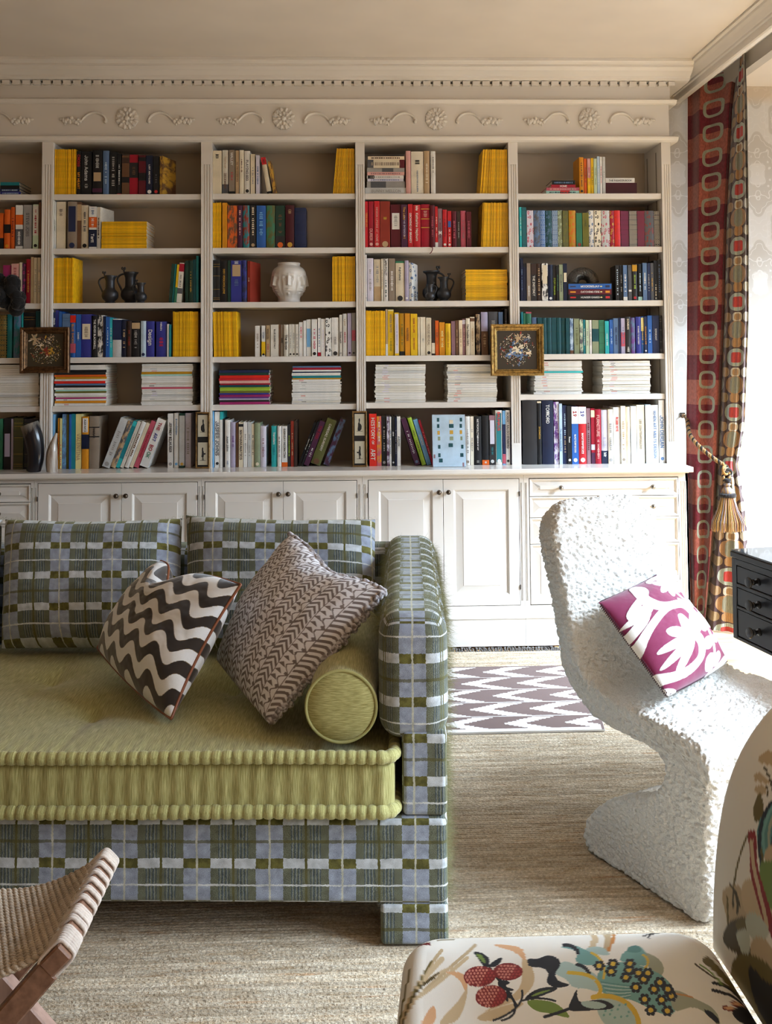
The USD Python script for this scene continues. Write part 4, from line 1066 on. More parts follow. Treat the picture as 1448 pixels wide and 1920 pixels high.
# bolster
bc = onY(640, 1324, 2.53); BRAD = .0885
bol = thing('bolster', 'round chartreuse linen bolster lying along the sofa arm', 'bolster', bc, SA)
def disc_grid(rad, nr, na, f):
    R_, A = np.meshgrid(np.linspace(0, rad, nr), np.linspace(0, 2*np.pi, na), indexing='ij'); x, z = R_*np.cos(A), R_*np.sin(A)
    v = np.c_[x.ravel(), f(R_/rad).ravel(), z.ravel()]; return v, grid_faces(nr, na), np.c_[x.ravel(), z.ravel()]
ys = np.linspace(0, .66, 60); na = 72
A, Y_ = np.meshgrid(np.linspace(0, 2*np.pi, na), ys); rr_ = BRAD*(1+.012*np.sin(Y_*40+3*np.sin(A))*np.clip(1-np.abs(Y_-.04)/.05, 0, 1)+.01*np.sin(A*2+Y_*6))
v = np.c_[(rr_*np.cos(A)).ravel(), Y_.ravel(), (rr_*np.sin(A)).ravel()]; fc = grid_faces(60, na)[:, ::-1]
obj('bolster_body', (v, fc), LIN, bol, normals=np.c_[np.cos(A).ravel(), 0*A.ravel(), np.sin(A).ravel()], uv=np.c_[(A*BRAD).ravel(), Y_.ravel()])
v, fc, uv = disc_grid(BRAD*.985, 16, 72, lambda q: -.016*(1-q**4)); obj('end_cap', (v, fc), linen('chartreuse_linen_cap', (.285, .262, .085), (40, 420, 1)), bol, smooth=True, uv=uv)
v, fc, uv = disc_grid(BRAD*.985, 4, 40, lambda q: .66+0*q); obj('end_cap', (v, fc[:, ::-1]), LIN, bol, uv=uv)
a = np.linspace(0, 2*np.pi, 90); obj('welt', tube(np.c_[BRAD*np.cos(a), -.002+.001*np.sin(5*a), BRAD*np.sin(a)], .0042, 8, False), flat('chartreuse_welt', (.38, .36, .14), .8), bol, smooth=True)

# ---------------------------------------------------------------- pillows, each hung on four corners in space
def pillow(c4, T, n=120, pinch=.05, p=1.0, q=.5, wr=.004, seed=0, deform=None, back=.8):
    TL, TR, BR, BL = [np.asarray(c, float) for c in c4]
    s, t = np.meshgrid(np.linspace(-1, 1, n), np.linspace(-1, 1, n), indexing='ij'); s, t = s.ravel(), t.ravel()
    pl_, pr_, pt_, pb_ = pinch if np.ndim(pinch) else (pinch,)*4
    ss = s*(1-np.where(s < 0, pl_, pr_)*(1-t**2)*np.abs(s)**3); tt = t*(1-np.where(t > 0, pt_, pb_)*(1-s**2)*np.abs(t)**3)
    a, b = (ss+1)/2, (tt+1)/2
    P = (BL*(1-a)[:, None]+BR*a[:, None])*(1-b)[:, None]+(TL*(1-a)[:, None]+TR*a[:, None])*b[:, None]
    N = np.cross(BR-TL, TR-BL); N /= np.linalg.norm(N)
    if N@(CC-P.mean(0)) < 0: N = -N
    h = T/2*(np.clip(1-np.abs(s)**(2*p), 0, 1)*np.clip(1-np.abs(t)**(2*p), 0, 1))**q
    w = (meshkit.fbm(np.c_[s*2.2+seed, t*2.2, 0*s+seed], 4, seed)-.5)*wr*4*(h/(T/2))**.5
    UPV = (TL+TR-BL-BR); UPV /= np.linalg.norm(UPV)
    D = np.zeros_like(P) if deform is None else deform(s, t, N, UPV)
    fr = P+N*(h+w)[:, None]+D; bk = P-N*(h*back)[:, None]+D
    L1, L2 = np.linalg.norm(TR-TL), np.linalg.norm(TL-BL); uv = np.c_[a*L1, b*L2]
    f = grid_faces(n, n); nf = np.cross(fr[f[0, 1]]-fr[f[0, 0]], fr[f[0, 2]]-fr[f[0, 0]])
    mid = f[len(f)//4]; nf = np.cross(fr[mid[1]]-fr[mid[0]], fr[mid[2]]-fr[mid[0]])
    if nf@N < 0: f = f[:, ::-1]
    nfm = vnormals(fr, f); nbm = vnormals(bk, f[:, ::-1])
    rim = {'top': fr[(t == 1)], 'right': fr[(s == 1)], 'bottom': fr[(t == -1)], 'left': fr[(s == -1)]}
    return dict(v=np.vstack([fr, bk]), f=np.vstack([f, f[:, ::-1]+len(fr)]), n=np.vstack([nfm, nbm]), uv=np.vstack([uv, uv]), s=np.r_[s, s], t=np.r_[t, t], front=np.r_[np.ones(len(fr), bool), np.zeros(len(fr), bool)], rim=rim)
# sofa back cushions
BCL = ['plaid back cushion behind the wavy striped pillow', 'plaid back cushion at the bolster end of the sofa', 'plaid back cushion mostly outside the frame']
for k, (px, lab) in enumerate(((((10, 974), (342, 972), (342, 1262), (2, 1268)), BCL[0]), (((349, 966), (704, 974), (712, 1250), (346, 1262)), BCL[1]), (((-270, 980), (4, 974), (-4, 1268), (-285, 1275)), BCL[2]))):
    xs = [p_[0] for p_ in px]; yt = lambda x: 3.56-(x/700)*.075
    c4 = [onY(*px[0], yt(px[0][0])+.02), onY(*px[1], yt(px[1][0])+.02), onY(*px[2], yt(px[2][0])-.19), onY(*px[3], yt(px[3][0])-.19)]
    c4[2][2] = c4[3][2] = .492
    g_ = lambda s, t, N, U: np.outer(-.012*(1-s**2)*np.clip(t, 0, 1), U)
    pl = pillow(c4, .21, 90, .02, 2.2, .5, .004, 3+k, g_, .75)
    b = thing('back_cushion', lab, 'cushion', group=None)
    obj('cushion_cover', (pl['v'], pl['f']), PLAID, b, normals=pl['n'], uv=pl['uv']+np.array([(.0395, .148), (.1595, .148), (0, .148)][k]))
    tp = pl['rim']['top']; ii = nrng.integers(0, len(tp), 500); P_ = tp[ii]+nrng.normal(size=(500, 3))*.004
    keep = (np.floor((ii/len(tp)*7))%2 == 0); P_ = P_[keep]
    hairs('mohair_fuzz', P_, np.tile([0, -.2, 1.0], (len(P_), 1)), .012, .00045, HAIR, b, .9, 5+k)

# wavy striped velvet pillow
def srgb(h): return np.array(hexc(h))
zc = [np.array(q) for q in ([-.627, 3.250, .796], [-.326, 2.852, .808], [-.495, 2.71, .487], [-.794, 3.106, .564])]
def zdef(s, t, N, U): d = .075*np.exp(-((s+.22)/.34)**2)*np.clip((t+.25)/1.25, 0, 1)**2; return -np.outer(d, U)+np.outer(.03*np.exp(-((s+.2)/.5)**2)*np.clip(t, 0, 1), N)
pz = pillow(zc, .20, 230, (-.12, .10, .0, -.06), 1.0, .5, .006, 5, zdef, .9)
a_, b_ = (pz['s']+1)/2, (pz['t']+1)/2
wv = b_*5.4+.26*np.sin(2*np.pi*(a_*4.6+.12)+.5*np.sin(b_*5))+.10; m_ = np.clip((np.abs((wv%1)-.5)-.245)/.012, 0, 1)
zcol = srgb('2b2018')*(1-m_)[:, None]+np.array([.74, .73, .72])*m_[:, None]
zcol = np.where((np.abs((np.abs((wv%1)-.5)-.252)) < .006)[:, None], srgb('7a6238'), zcol)
wavy = thing('throw_pillow', 'dark brown and white wavy striped velvet pillow with leather piping', 'pillow')
obj('pillow_cover', (pz['v'], pz['f']), tinted('velvet_print', .8, .2, 700, .5, .05), wavy, normals=pz['n'], col=zcol)
rim = pz['rim']; ring = np.vstack([rim['top'][::4], rim['right'][::-1][::4], rim['bottom'][::-1][::4], rim['left'][::4]])
obj('piping', tube(np.vstack([ring, ring[:1]]), .0042, 8, False), flat('tan_leather', (.25, .085, .04), .35), wavy, smooth=True, label='tan leather piping')

# block printed pillow
cc = [np.array(q) for q in ([-.209, 3.235, .879], [.081, 2.76, .808], [-.228, 2.64, .492], [-.435, 3.14, .512])]
def cdef(s, t, N, U): return -np.outer(.035*np.exp(-((s-.1)/.5)**2)*np.clip((t-.1)/.9, 0, 1)**2, U)
pc = pillow(cc, .22, 250, (.0, -.02, .0, .0), 1.0, .5, .006, 9, cdef, .3)
a_, b_ = (pc['s']+1)/2, (pc['t']+1)/2
wob_ = .12*np.sin(b_*9)*.15; U6 = (a_+wob_*.1)*6.3; fu = U6%1
k1 = fu < .46; tri = np.abs(fu/.46-.5)*2
chev = ((b_*27+tri*.95)%1) < .5
w2 = (fu-.46)/.54; saw = (b_*24)%1
trg = (saw < .62*np.clip(1-np.abs(w2-.3)/.3, 0, 1)+.05) & (w2 < .6) & (saw > .1)
scr = np.abs(w2-.72-.16*np.sin(2*np.pi*b_*12)) < .05
dot = (np.hypot((w2-.72-.1)*.5, ((b_*12+.25)%1-.5)*.6) < .07)
edge_ = (np.abs(fu-.475) < .014) | (np.abs(fu-.985) < .014)
dk = np.where(k1, chev & (tri < .97), trg | scr | dot) | edge_
ccol = np.where(dk[:, None], np.array([.19, .155, .15]), np.array([.74, .725, .755]))
blk = thing('throw_pillow', 'grey and white block-printed pillow with chevron bands leaning on the bolster', 'pillow')
obj('pillow_cover', (pc['v'], pc['f']), tinted('block_print', .85, .35, 900, .1, .06), blk, normals=pc['n'], col=ccol)
rim = pc['rim']; fl_ = []
for side, sg_ in (('top', 1), ('right', 1)):      # ruched hem standing off two edges
    L_ = rim[side]; q_ = np.linspace(0, 1, len(L_)); off = .006*np.sin(q_*150)+.004*np.sin(q_*67+1)
    N_ = np.cross(cc[2]-cc[0], cc[1]-cc[3]); N_ /= np.linalg.norm(N_); N_ = N_ if N_@(CC-L_.mean(0)) > 0 else -N_
    fl_.append(tube((L_+N_*off[:, None])[2:-2], .006+.003*np.abs(np.sin(q_*90))[2:-2], 7))
hm = cat_(fl_); hc = np.where((np.sin(hm.vertices[:, 2]*700+hm.vertices[:, 0]*500) > 0)[:, None], np.array([.2, .17, .17]), np.array([.55, .52, .54]))
obj('ruched_hem', (hm.vertices, hm.faces), tinted('block_print_hem', .85, .35), blk, normals=vnormals(hm.vertices, hm.faces), col=hc)

# ---------------------------------------------------------------- S-shaped boucle chair
CA = np.array([.67, 2.96]); CD = np.array([.458, -.889]); CN = np.array([.889, .458]); CWD = .53
def c2w(p): p = np.atleast_2d(p); return np.c_[CA+p[:, :1]*CD+p[:, 1:2]*CN, p[:, 2]]
out_ = spline([(-.205, .975), (-.222, .93), (-.185, .80), (-.138, .66), (-.088, .52), (-.03, .442), (.06, .402), (.18, .392), (.275, .388), (.318, .372), (.330, .335), (.300, .278), (.215, .228), (.115, .182), (.030, .112), (-.004, .055), (.004, .012), (.030, .004)], 90)
in_ = spline([(.45, .004), (.468, .02), (.474, .12), (.484, .25), (.492, .36), (.488, .415), (.455, .447), (.38, .462), (.25, .468), (.12, .472), (.045, .49), (-.012, .545), (-.052, .65), (-.088, .78), (-.128, .90), (-.148, .955), (-.172, .985), (-.192, .988)], 90)
def to_man(m): return m3.Manifold(m3.Mesh(np.asarray(m.vertices, np.float32), np.asarray(m.faces, np.uint32)))
def extr(poly, a, b, order):
    m = trimesh.creation.extrude_polygon(poly, b-a, engine='earcut'); v = m.vertices.copy(); v[:, 2] += a
    w = np.zeros_like(v); w[:, order[0]] = v[:, 0]; w[:, order[1]] = v[:, 1]; w[:, order[2]] = v[:, 2]; m.vertices = w
    if np.linalg.det(np.eye(3)[list(order)]) < 0: m.invert()
    return to_man(m)
body = extr(sg.Polygon(np.vstack([out_, in_])).buffer(0), 0, CWD, (0, 2, 1))
fv = spline([(0, .0), (0, .3), (.0, .55), (.004, .75), (.012, .88), (.034, .945), (.085, .985), (.16, .997)], 40); fr_ = fv.copy(); fr_[:, 0] = CWD-np.interp(fv[:, 1], [0, .4, .6, 1], [1, 1, .85, .6])*0-fv[:, 0]-np.interp(fv[:, 1], [.42, .62, .8, 1.0], [0, .03, .055, .07])
body = body ^ extr(sg.Polygon(np.vstack([[(-.0, -.01)], fv, fr_[::-1], [(CWD, -.01)]])), -.5, .8, (1, 2, 0))
holl = extr(sg.Polygon(spline([(.075, -.05), (.075, .1), (.085, .25), (.13, .335), (.26, .36), (.40, .335), (.445, .25), (.455, .1), (.455, -.05)], 50)), .10, .8, (1, 2, 0))
body = body-holl
bm = body.refine_to_length(.0125).to_mesh(); bt = trimesh.Trimesh(bm.vert_properties[:, :3], bm.tri_verts, process=True)
trimesh.smoothing.filter_taubin(bt, .5, .45, 26); 
bt = trimesh.smoothing.filter_laplacian(bt, .5, 2)
bb = to_man(bt).refine_to_length(.0058).to_mesh(); bv, bf = bb.vert_properties[:, :3].astype(float), bb.tri_verts
bn = vnormals(bv, bf)
_tree_pts = bv[nrng.choice(len(bv), min(len(bv), 30000), replace=False)]+nrng.normal(size=(min(len(bv), 30000), 3))*.0012
dd, _ii = cKDTree(_tree_pts).query(bv+nrng.normal(size=bv.shape)*.0004)
bump_ = .0062*np.sqrt(np.clip(1-(dd/.0058)**2, 0, 1))*(.55+.9*meshkit.noise(bv*90, 3))-.002
bv = bv+bn*bump_[:, None]; bv[:, 2] = np.maximum(bv[:, 2], .0035)
gB = G(); nB = gB.noise(gB.obj(), 260.0, 3, .65); BOUCLE = gB.done('ivory_boucle', gB.mul((.74, .725, .69), gB.rgb(gB.grey(nB, .84, 1.08, .3, .65))), .95, gB.bump(nB, .7, .004), sheen_weight=.3, specular_ior_level=.15)
wv_ = c2w(bv); chair = thing('accent_chair', 'cantilevered S-shaped chair covered in ivory boucle', 'chair')
obj('upholstered_shell', (wv_, bf), BOUCLE, chair, smooth=True)

# appliqued pillow on the chair; its design is drawn in the pillow's own plane
def homog(src, dst):
    A = []
    for (x, y), (u, v) in zip(src, dst): A += [[x, y, 1, 0, 0, 0, -u*x, -u*y, -u], [0, 0, 0, x, y, 1, -v*x, -v*y, -v]]
    return np.linalg.svd(np.array(A))[2][-1].reshape(3, 3)
def hmap(Hm, p): q = np.c_[np.asarray(p, float), np.ones(len(p))]@Hm.T; return q[:, :2]/q[:, 2:]
def blobp(pts, n=60): p = np.array(pts+[pts[0]], float); d = np.r_[0, np.cumsum(np.linalg.norm(np.diff(p, axis=0), axis=1))]; return CubicSpline(d, p, bc_type='periodic')(np.linspace(0, d[-1], n, endpoint=False))
def strokep(pts, w): return sg.LineString(spline(pts, 40)).buffer(w/2)
def poly(pts, smooth=True): return sg.Polygon(blobp(pts) if smooth else pts).buffer(0)
def petals(c, n, r, w, a0=0, a1=360, r0=0):
    P = []
    for k in range(n):
        a = math.radians(a0+(a1-a0)*k/max(1, n-1 if a1-a0 < 360 else n)); e = sa.scale(sg.Point(0, 0).buffer(1, 12), r/2, w/2)
        P.append(sa.translate(sa.rotate(sa.translate(e, r0+r/2, 0), math.degrees(a), origin=(0, 0)), *c))
    return shapely.union_all(P)
rc = [np.array(q) for q in ([.700, 2.855, .742], [.976, 3.205, .740], [1.146, 3.055, .507], [.850, 2.715, .522])]
pr = pillow(rc, .17, 260, (.0, .0, .02, -.03), 1.0, .5, .004, 13, None, .35)
K = lambda L: [((x-960*0), y) for x, y in L]
HR = homog([(462, 790), (800, 660), (1208, 1150), (870, 1305)], [(-1, 1), (1, 1), (1, -1), (-1, -1)])     # TL TR BR BL
wh = [petals((790, 765), 7, 88, 40, -20, 340), strokep([(800, 790), (850, 850), (895, 905)], 12), poly([(815, 868), (850, 878), (885, 905), (905, 925), (880, 925), (835, 900)]), poly([(880, 825), (912, 868), (918, 905), (905, 925), (890, 895), (878, 855)]),
      strokep([(612, 775), (640, 850), (700, 900), (770, 912), (820, 905), (880, 935), (935, 985)], 44), strokep([(690, 745), (760, 708), (850, 735), (920, 800), (965, 870), (960, 930), (935, 985)], 24), strokep([(720, 715), (780, 690), (870, 715), (940, 790), (985, 850)], 12),
      strokep([(800, 905), (720, 945), (680, 1020), (690, 1110), (740, 1190), (830, 1235), (920, 1220), (968, 1170), (955, 1110), (925, 1082)], 40), petals((898, 1082), 7, 150, 46, 100, 300),
      strokep([(612, 775), (625, 850), (600, 900), (650, 950), (630, 1010), (640, 1060)], 40), petals((670, 930), 4, 85, 38, 130, 250),
      strokep([(970, 985), (1010, 1060), (1050, 1130), (1070, 1215)], 14), *[sg.Point(*c).buffer(1).buffer(r-1) for c, r in (((965, 1030), 24), ((1010, 1003), 20), ((1000, 1105), 30), ((1058, 1072), 24), ((1040, 1180), 32))], poly([(1060, 1180), (1100, 1130), (1112, 1150), (1080, 1190)]),
      strokep([(985, 905), (1040, 930), (1090, 990), (1150, 1060), (1195, 1100)], 26), petals((1078, 985), 4, 110, 36, 175, 260), strokep([(1078, 990), (1090, 1040), (1130, 1090), (1180, 1110)], 26), poly([(1060, 1225), (1120, 1170), (1190, 1135), (1200, 1150), (1120, 1200)]),
      poly([(785, 1265), (850, 1275), (930, 1295), (860, 1310), (800, 1300)]), strokep([(960, 880), (1000, 860), (1020, 885)], 22)]
WHT = shapely.union_all([w.buffer(1) for w in wh])
inv = np.linalg.inv(HR); pp = hmap(inv, np.c_[pr['s'], pr['t']]); shapely.prepare(WHT)
on = shapely.contains_xy(WHT, pp[:, 0], pp[:, 1]) & pr['front']
rcol = np.where(on[:, None], np.array([.70, .68, .65]), np.array([.165, .011, .055])); rcol = np.where(pr['front'][:, None], rcol, np.array([.52, .46, .38]))
relief = np.where(on, .0022, 0); pr['v'][:len(on)//2] += pr['n'][:len(on)//2]*relief[:len(on)//2, None]
red = thing('throw_pillow', 'crimson pillow with white floral applique resting on the boucle chair', 'pillow')
obj('pillow_cover', (pr['v'], pr['f']), tinted('applique_cloth', .85, .35, 700, .2, .06), red, normals=pr['n'], col=rcol)
stt = []
for side in ('left', 'top', 'bottom'):
    L_ = pr['rim'][side][3:-3:5]; N_ = np.cross(rc[2]-rc[0], rc[1]-rc[3]); N_ /= np.linalg.norm(N_)
    for q, q2 in zip(L_[:-1], L_[1:]): stt.append(tube([q-N_*.005, (q+q2)/2+N_*.004, q2+N_*.006], .0013, 4))
obj('whip_stitching', cat_(stt), flat('plum_thread', (.06, .02, .035), .8), red, kind='stuff')

# ---------------------------------------------------------------- rugs and floorboards
def jute():
    g = G(); p = g.pos(); x = g('separate_xyz', 'x', vector=p); y = x.replace('.x', '.y')
    rowi = g.m('floor', g.m('multiply', y, 1/.0125)); rw = g('white_noise_texture', 'value', dimensions='1D', w=rowi)
    n = g.noise(g.map(p, (9, 60, 1)), 1.0, 4, .6); f = g.noise(g.map(p, (130, 320, 1)), 1.0, 2); slub = g.noise(g.map(p, (5, 90, 1), (3, 1, 0)), 1.0, 2)
    c = g.mix(g.grey(n, 0, 1, .3, .7), (.34, .25, .155), (.56, .475, .36)); c = g.mix(g.grey(slub, 0, .6, .62, .75), c, (.36, .19, .085)); c = g.mix(g.grey(f, 0, .55, .55, .75), c, (.66, .60, .50))
    c = g.mul(c, g.rgb(g.m('multiply', g.grey(rw, .82, 1.12), g.grey(g.noise(g.map(p, (110, 210, 1), (8, 2, 0)), 1.0, 3, .7), .6, 1.35, .3, .7))))
    tw = g.noise(g.map(p, (70, 130, 1), (1, 4, 0)), 1.0, 3, .7)
    return g.done('jute_weave', c, .95, g.bump(g.m('add', g.m('multiply', f, .8), g.m('multiply', tw, 1.2)), .8, .005), specular_ior_level=.1)
JUTE = jute()
RX0, RX1, RY0, RY1 = -3.0, 1.22, .3, 4.93
ny = int((RY1-RY0)/.0125)*5+1; nx = 90
xs, ys = np.linspace(RX0, RX1, nx), np.linspace(RY0, RY1, ny)
X, Y = np.meshgrid(xs, ys, indexing='ij'); Yw = Y+.0022*np.sin(X*7+3*np.sin(Y*2))
Z = -.0072+.0058*np.abs(np.sin(np.pi*Y/.0125))**.8+.0015*(meshkit.noise(np.stack([X*30, Y*80, 0*X], -1), 5)-.5)
v = np.c_[X.ravel(), Yw.ravel(), Z.ravel()]; fcs = grid_faces(nx, ny); per = cat_([box(RX0+.003, RX1-.003, RY0+.003, RY1-.003, -.0175, -.009)])
rug = thing('rug', 'large natural ribbed jute rug covering most of the floor', 'rug')
obj('jute_pile', (v, fcs), JUTE, rug, smooth=True); obj('rug_backing', per, JUTE, rug)
fr_p = []
for k in range(420):
    x = RX0+1.6+(RX1-RX0-1.6)*k/420+rnd.uniform(-.004, .004); q = [(x, RY1-.006, -.004), (x+rnd.uniform(-.008, .008), RY1+.012, .004+rnd.uniform(0, .008)), (x+rnd.uniform(-.012, .012), RY1+.030, -.002+rnd.uniform(0, .01)), (x+rnd.uniform(-.012, .012), RY1+.044, -.012)]
    fr_p.append(tube(spline(q, 7), .0030, 5))
obj('fringe', cat_(fr_p), fabric('fringe_yarn', (.13, .115, .105), .25), rug, kind='stuff', label='dark grey yarn fringe')
# small ikat rug
IK = [np.array(q) for q in ([-.38, 4.66], [1.072, 4.656], [.962, 3.862], [-.38, 3.852])]
na_, nb_ = 560, 300
A, B = np.meshgrid(np.linspace(0, 1, na_), np.linspace(0, 1, nb_), indexing='ij'); A, B = A.ravel(), B.ravel()
P = ((IK[3]*(1-A)[:, None]+IK[2]*A[:, None])*(1-B)[:, None]+(IK[0]*(1-A)[:, None]+IK[1]*A[:, None])*B[:, None])
rows = 5; rb = B*rows; ri = np.floor(rb); rf = rb-ri; q = np.abs(rf-.5)*2
stepq = np.floor(q*9)/9+.04*meshkit.noise(np.c_[A*220, np.floor(B*160), 0*A], 4)
xx = P[:, 0]+np.where(ri%2 == 0, 1, -1)*0+(1-stepq)*.155; u = ((xx+np.where(ri%2 == 0, .0, .115))/.245)%1
wht = (u < .36+.05*np.sin(ri*2.1)); line = (np.abs(rf-.03) < .022) | (np.abs(rf-.97) < .02)
wht = np.where(line, (rf < .03) | (rf > .985), wht); wht = np.where((B < .035), True, wht); wht = np.where((B > .985) | (A > .992), False, wht)
icol = np.where(wht[:, None], np.array([.60, .565, .53]), np.array([.115, .068, .058]))
ik = thing('flat_rug', 'small brown and cream zigzag ikat rug lying on the jute rug', 'rug')
Zi = .0072+.0008*meshkit.noise(np.c_[P*160, 0*A], 2)
obj('woven_top', (np.c_[P, Zi], grid_faces(na_, nb_)[:, ::1]), tinted('ikat_wool', .95, .5, 500, .1, .12), ik, normals=np.tile([0, 0, 1.0], (len(P), 1)), col=icol)
ib = trimesh.creation.extrude_polygon(sg.Polygon(IK).buffer(.002), .0066, engine='earcut'); ib.apply_translation([0, 0, .0004]); obj('rug_edge', ib, flat('ikat_edge', (.5, .46, .42), .9), ik)
# floorboards where they show beside the rug
def boards():
    g = G(); p = g.obj(); r_ = g('object_info', 'random'); n = g.noise(g.map(p, (3, 45, 8)), 1.0, 4, .6)
    c = g.mix(g.grey(n, 0, 1, .3, .7), (.60, .33, .12), (.76, .48, .22)); c = g.mul(c, g.rgb(g.grey(r_, .85, 1.1)))
    return g.done('oak_boards', c, .32, g.bump(n, .1, .002))
OAK = boards(); fl = struct_x('floor'); yb = 2.7
while yb < YW-.02:
    obj('plank', bev(1.0, 3.29, yb+.0006, min(yb+.0894, YW-.002), -.018, .0-.006, .0012), OAK, fl); yb += .09

# ---------------------------------------------------------------- black desk by the curtain
dk0 = onZ(1371.5, 1031, .76); dk1 = onZ(1448, 1056.5, .76); dv = dk1-dk0; dang = math.degrees(math.atan2(dv[1], dv[0]))
BLK = flat('black_lacquer', (.012, .012, .014), .28); GLS = flat('desk_glass', (.05, .055, .06), .03, specular_ior_level=.9)
desk = thing('desk', 'black pedestal desk with turned knobs and a glass top before the curtain', 'desk', (dk0[0], dk0[1], 0), dang)
zb = onY(1371.5, 1195.5, dk0[1])[2]; Wd, Dd = .46, .62       # local x along the drawer front, y away behind it
def dbox(*a, r=.002): return bev(*a, r)
obj('carcass', dbox(0, Wd, .012, Dd, zb, .735, r=.003), BLK, desk)
obj('top', dbox(-.003, Wd+.6, -.004, Dd+.004, .7355, .757, r=.003), BLK, desk)
obj('glass_sheet', dbox(.0, Wd+.6, .0, Dd, .7575, .763, r=.001), GLS, desk)
hh = (.735-zb); zt = [.735-hh*.085, .735-hh*.30, .735-hh*.355, .735-hh*.575, .735-hh*.62, zb+hh*.045]
obj('front_frame', cat_([dbox(0, .026, 0, .0118, zb, .735), dbox(Wd-.026, Wd, 0, .0118, zb, .735), dbox(.026, Wd-.026, 0, .0118, zt[0]+.001, .735), dbox(.026, Wd-.026, 0, .0118, zt[2]+.001, zt[1]-.001), dbox(.026, Wd-.026, 0, .0118, zt[4]+.001, zt[3]-.001), dbox(.026, Wd-.026, 0, .0118, zb, zt[5]-.001)]), BLK, desk)
for k in range(3):
    d = obj('drawer', dbox(.028, Wd-.028, .003, .0116, zt[2*k+1]+.001, zt[2*k]-.001, r=.0012), BLK, desk)
    kn = lathe([(0, 0), (.013, 0), (.013, .003), (.006, .006), (.006, .014), (.010, .018), (.010, .022), (.0065, .026), (.016, .032), (.0185, .037), (.016, .042), (0, .044)], 28)
    kn.apply_transform(trimesh.transformations.rotation_matrix(math.pi/2, [1, 0, 0])); kn.apply_translation([.155, .003, (zt[2*k]+zt[2*k+1])/2]); obj('knob', kn, flat('black_knob', (.01, .01, .011), .18), d, smooth=35)
for x, y in ((.32, .06), (.32, Dd-.06), (Wd+.5, .06), (Wd+.5, Dd-.06)):
    obj('leg', dbox(x-.02, x+.02, y-.02, y+.02, -.0055, zb-.0005 if x < Wd else .735, r=.003), BLK, desk)

# header over the bay
hd_ = hd
obj('crown_molding', poly_y([(1.775, 3.0045), (1.774, 2.994), (1.786, 2.988), (1.789, 2.977), (1.800, 2.962), (1.813, 2.940), (1.817, 2.936), (1.818, 2.926), (1.826, 2.921), (1.827, 2.899), (1.829, 2.889), (1.836, 2.884), (1.86, 2.884), (1.86, 3.0045)], -2.5, YW-.002), PAINT, hd_)
obj('slot_ceiling', box(1.8605, 2.0, -2.5, YW-.002, 2.985, 3.0), PAINT, hd_)
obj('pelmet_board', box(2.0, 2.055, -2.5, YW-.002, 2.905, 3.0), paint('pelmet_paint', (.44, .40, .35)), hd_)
struct('ceiling', box(2.0555, 3.30, -2.6, YW-.001, 2.984, 3.1), CEIL)

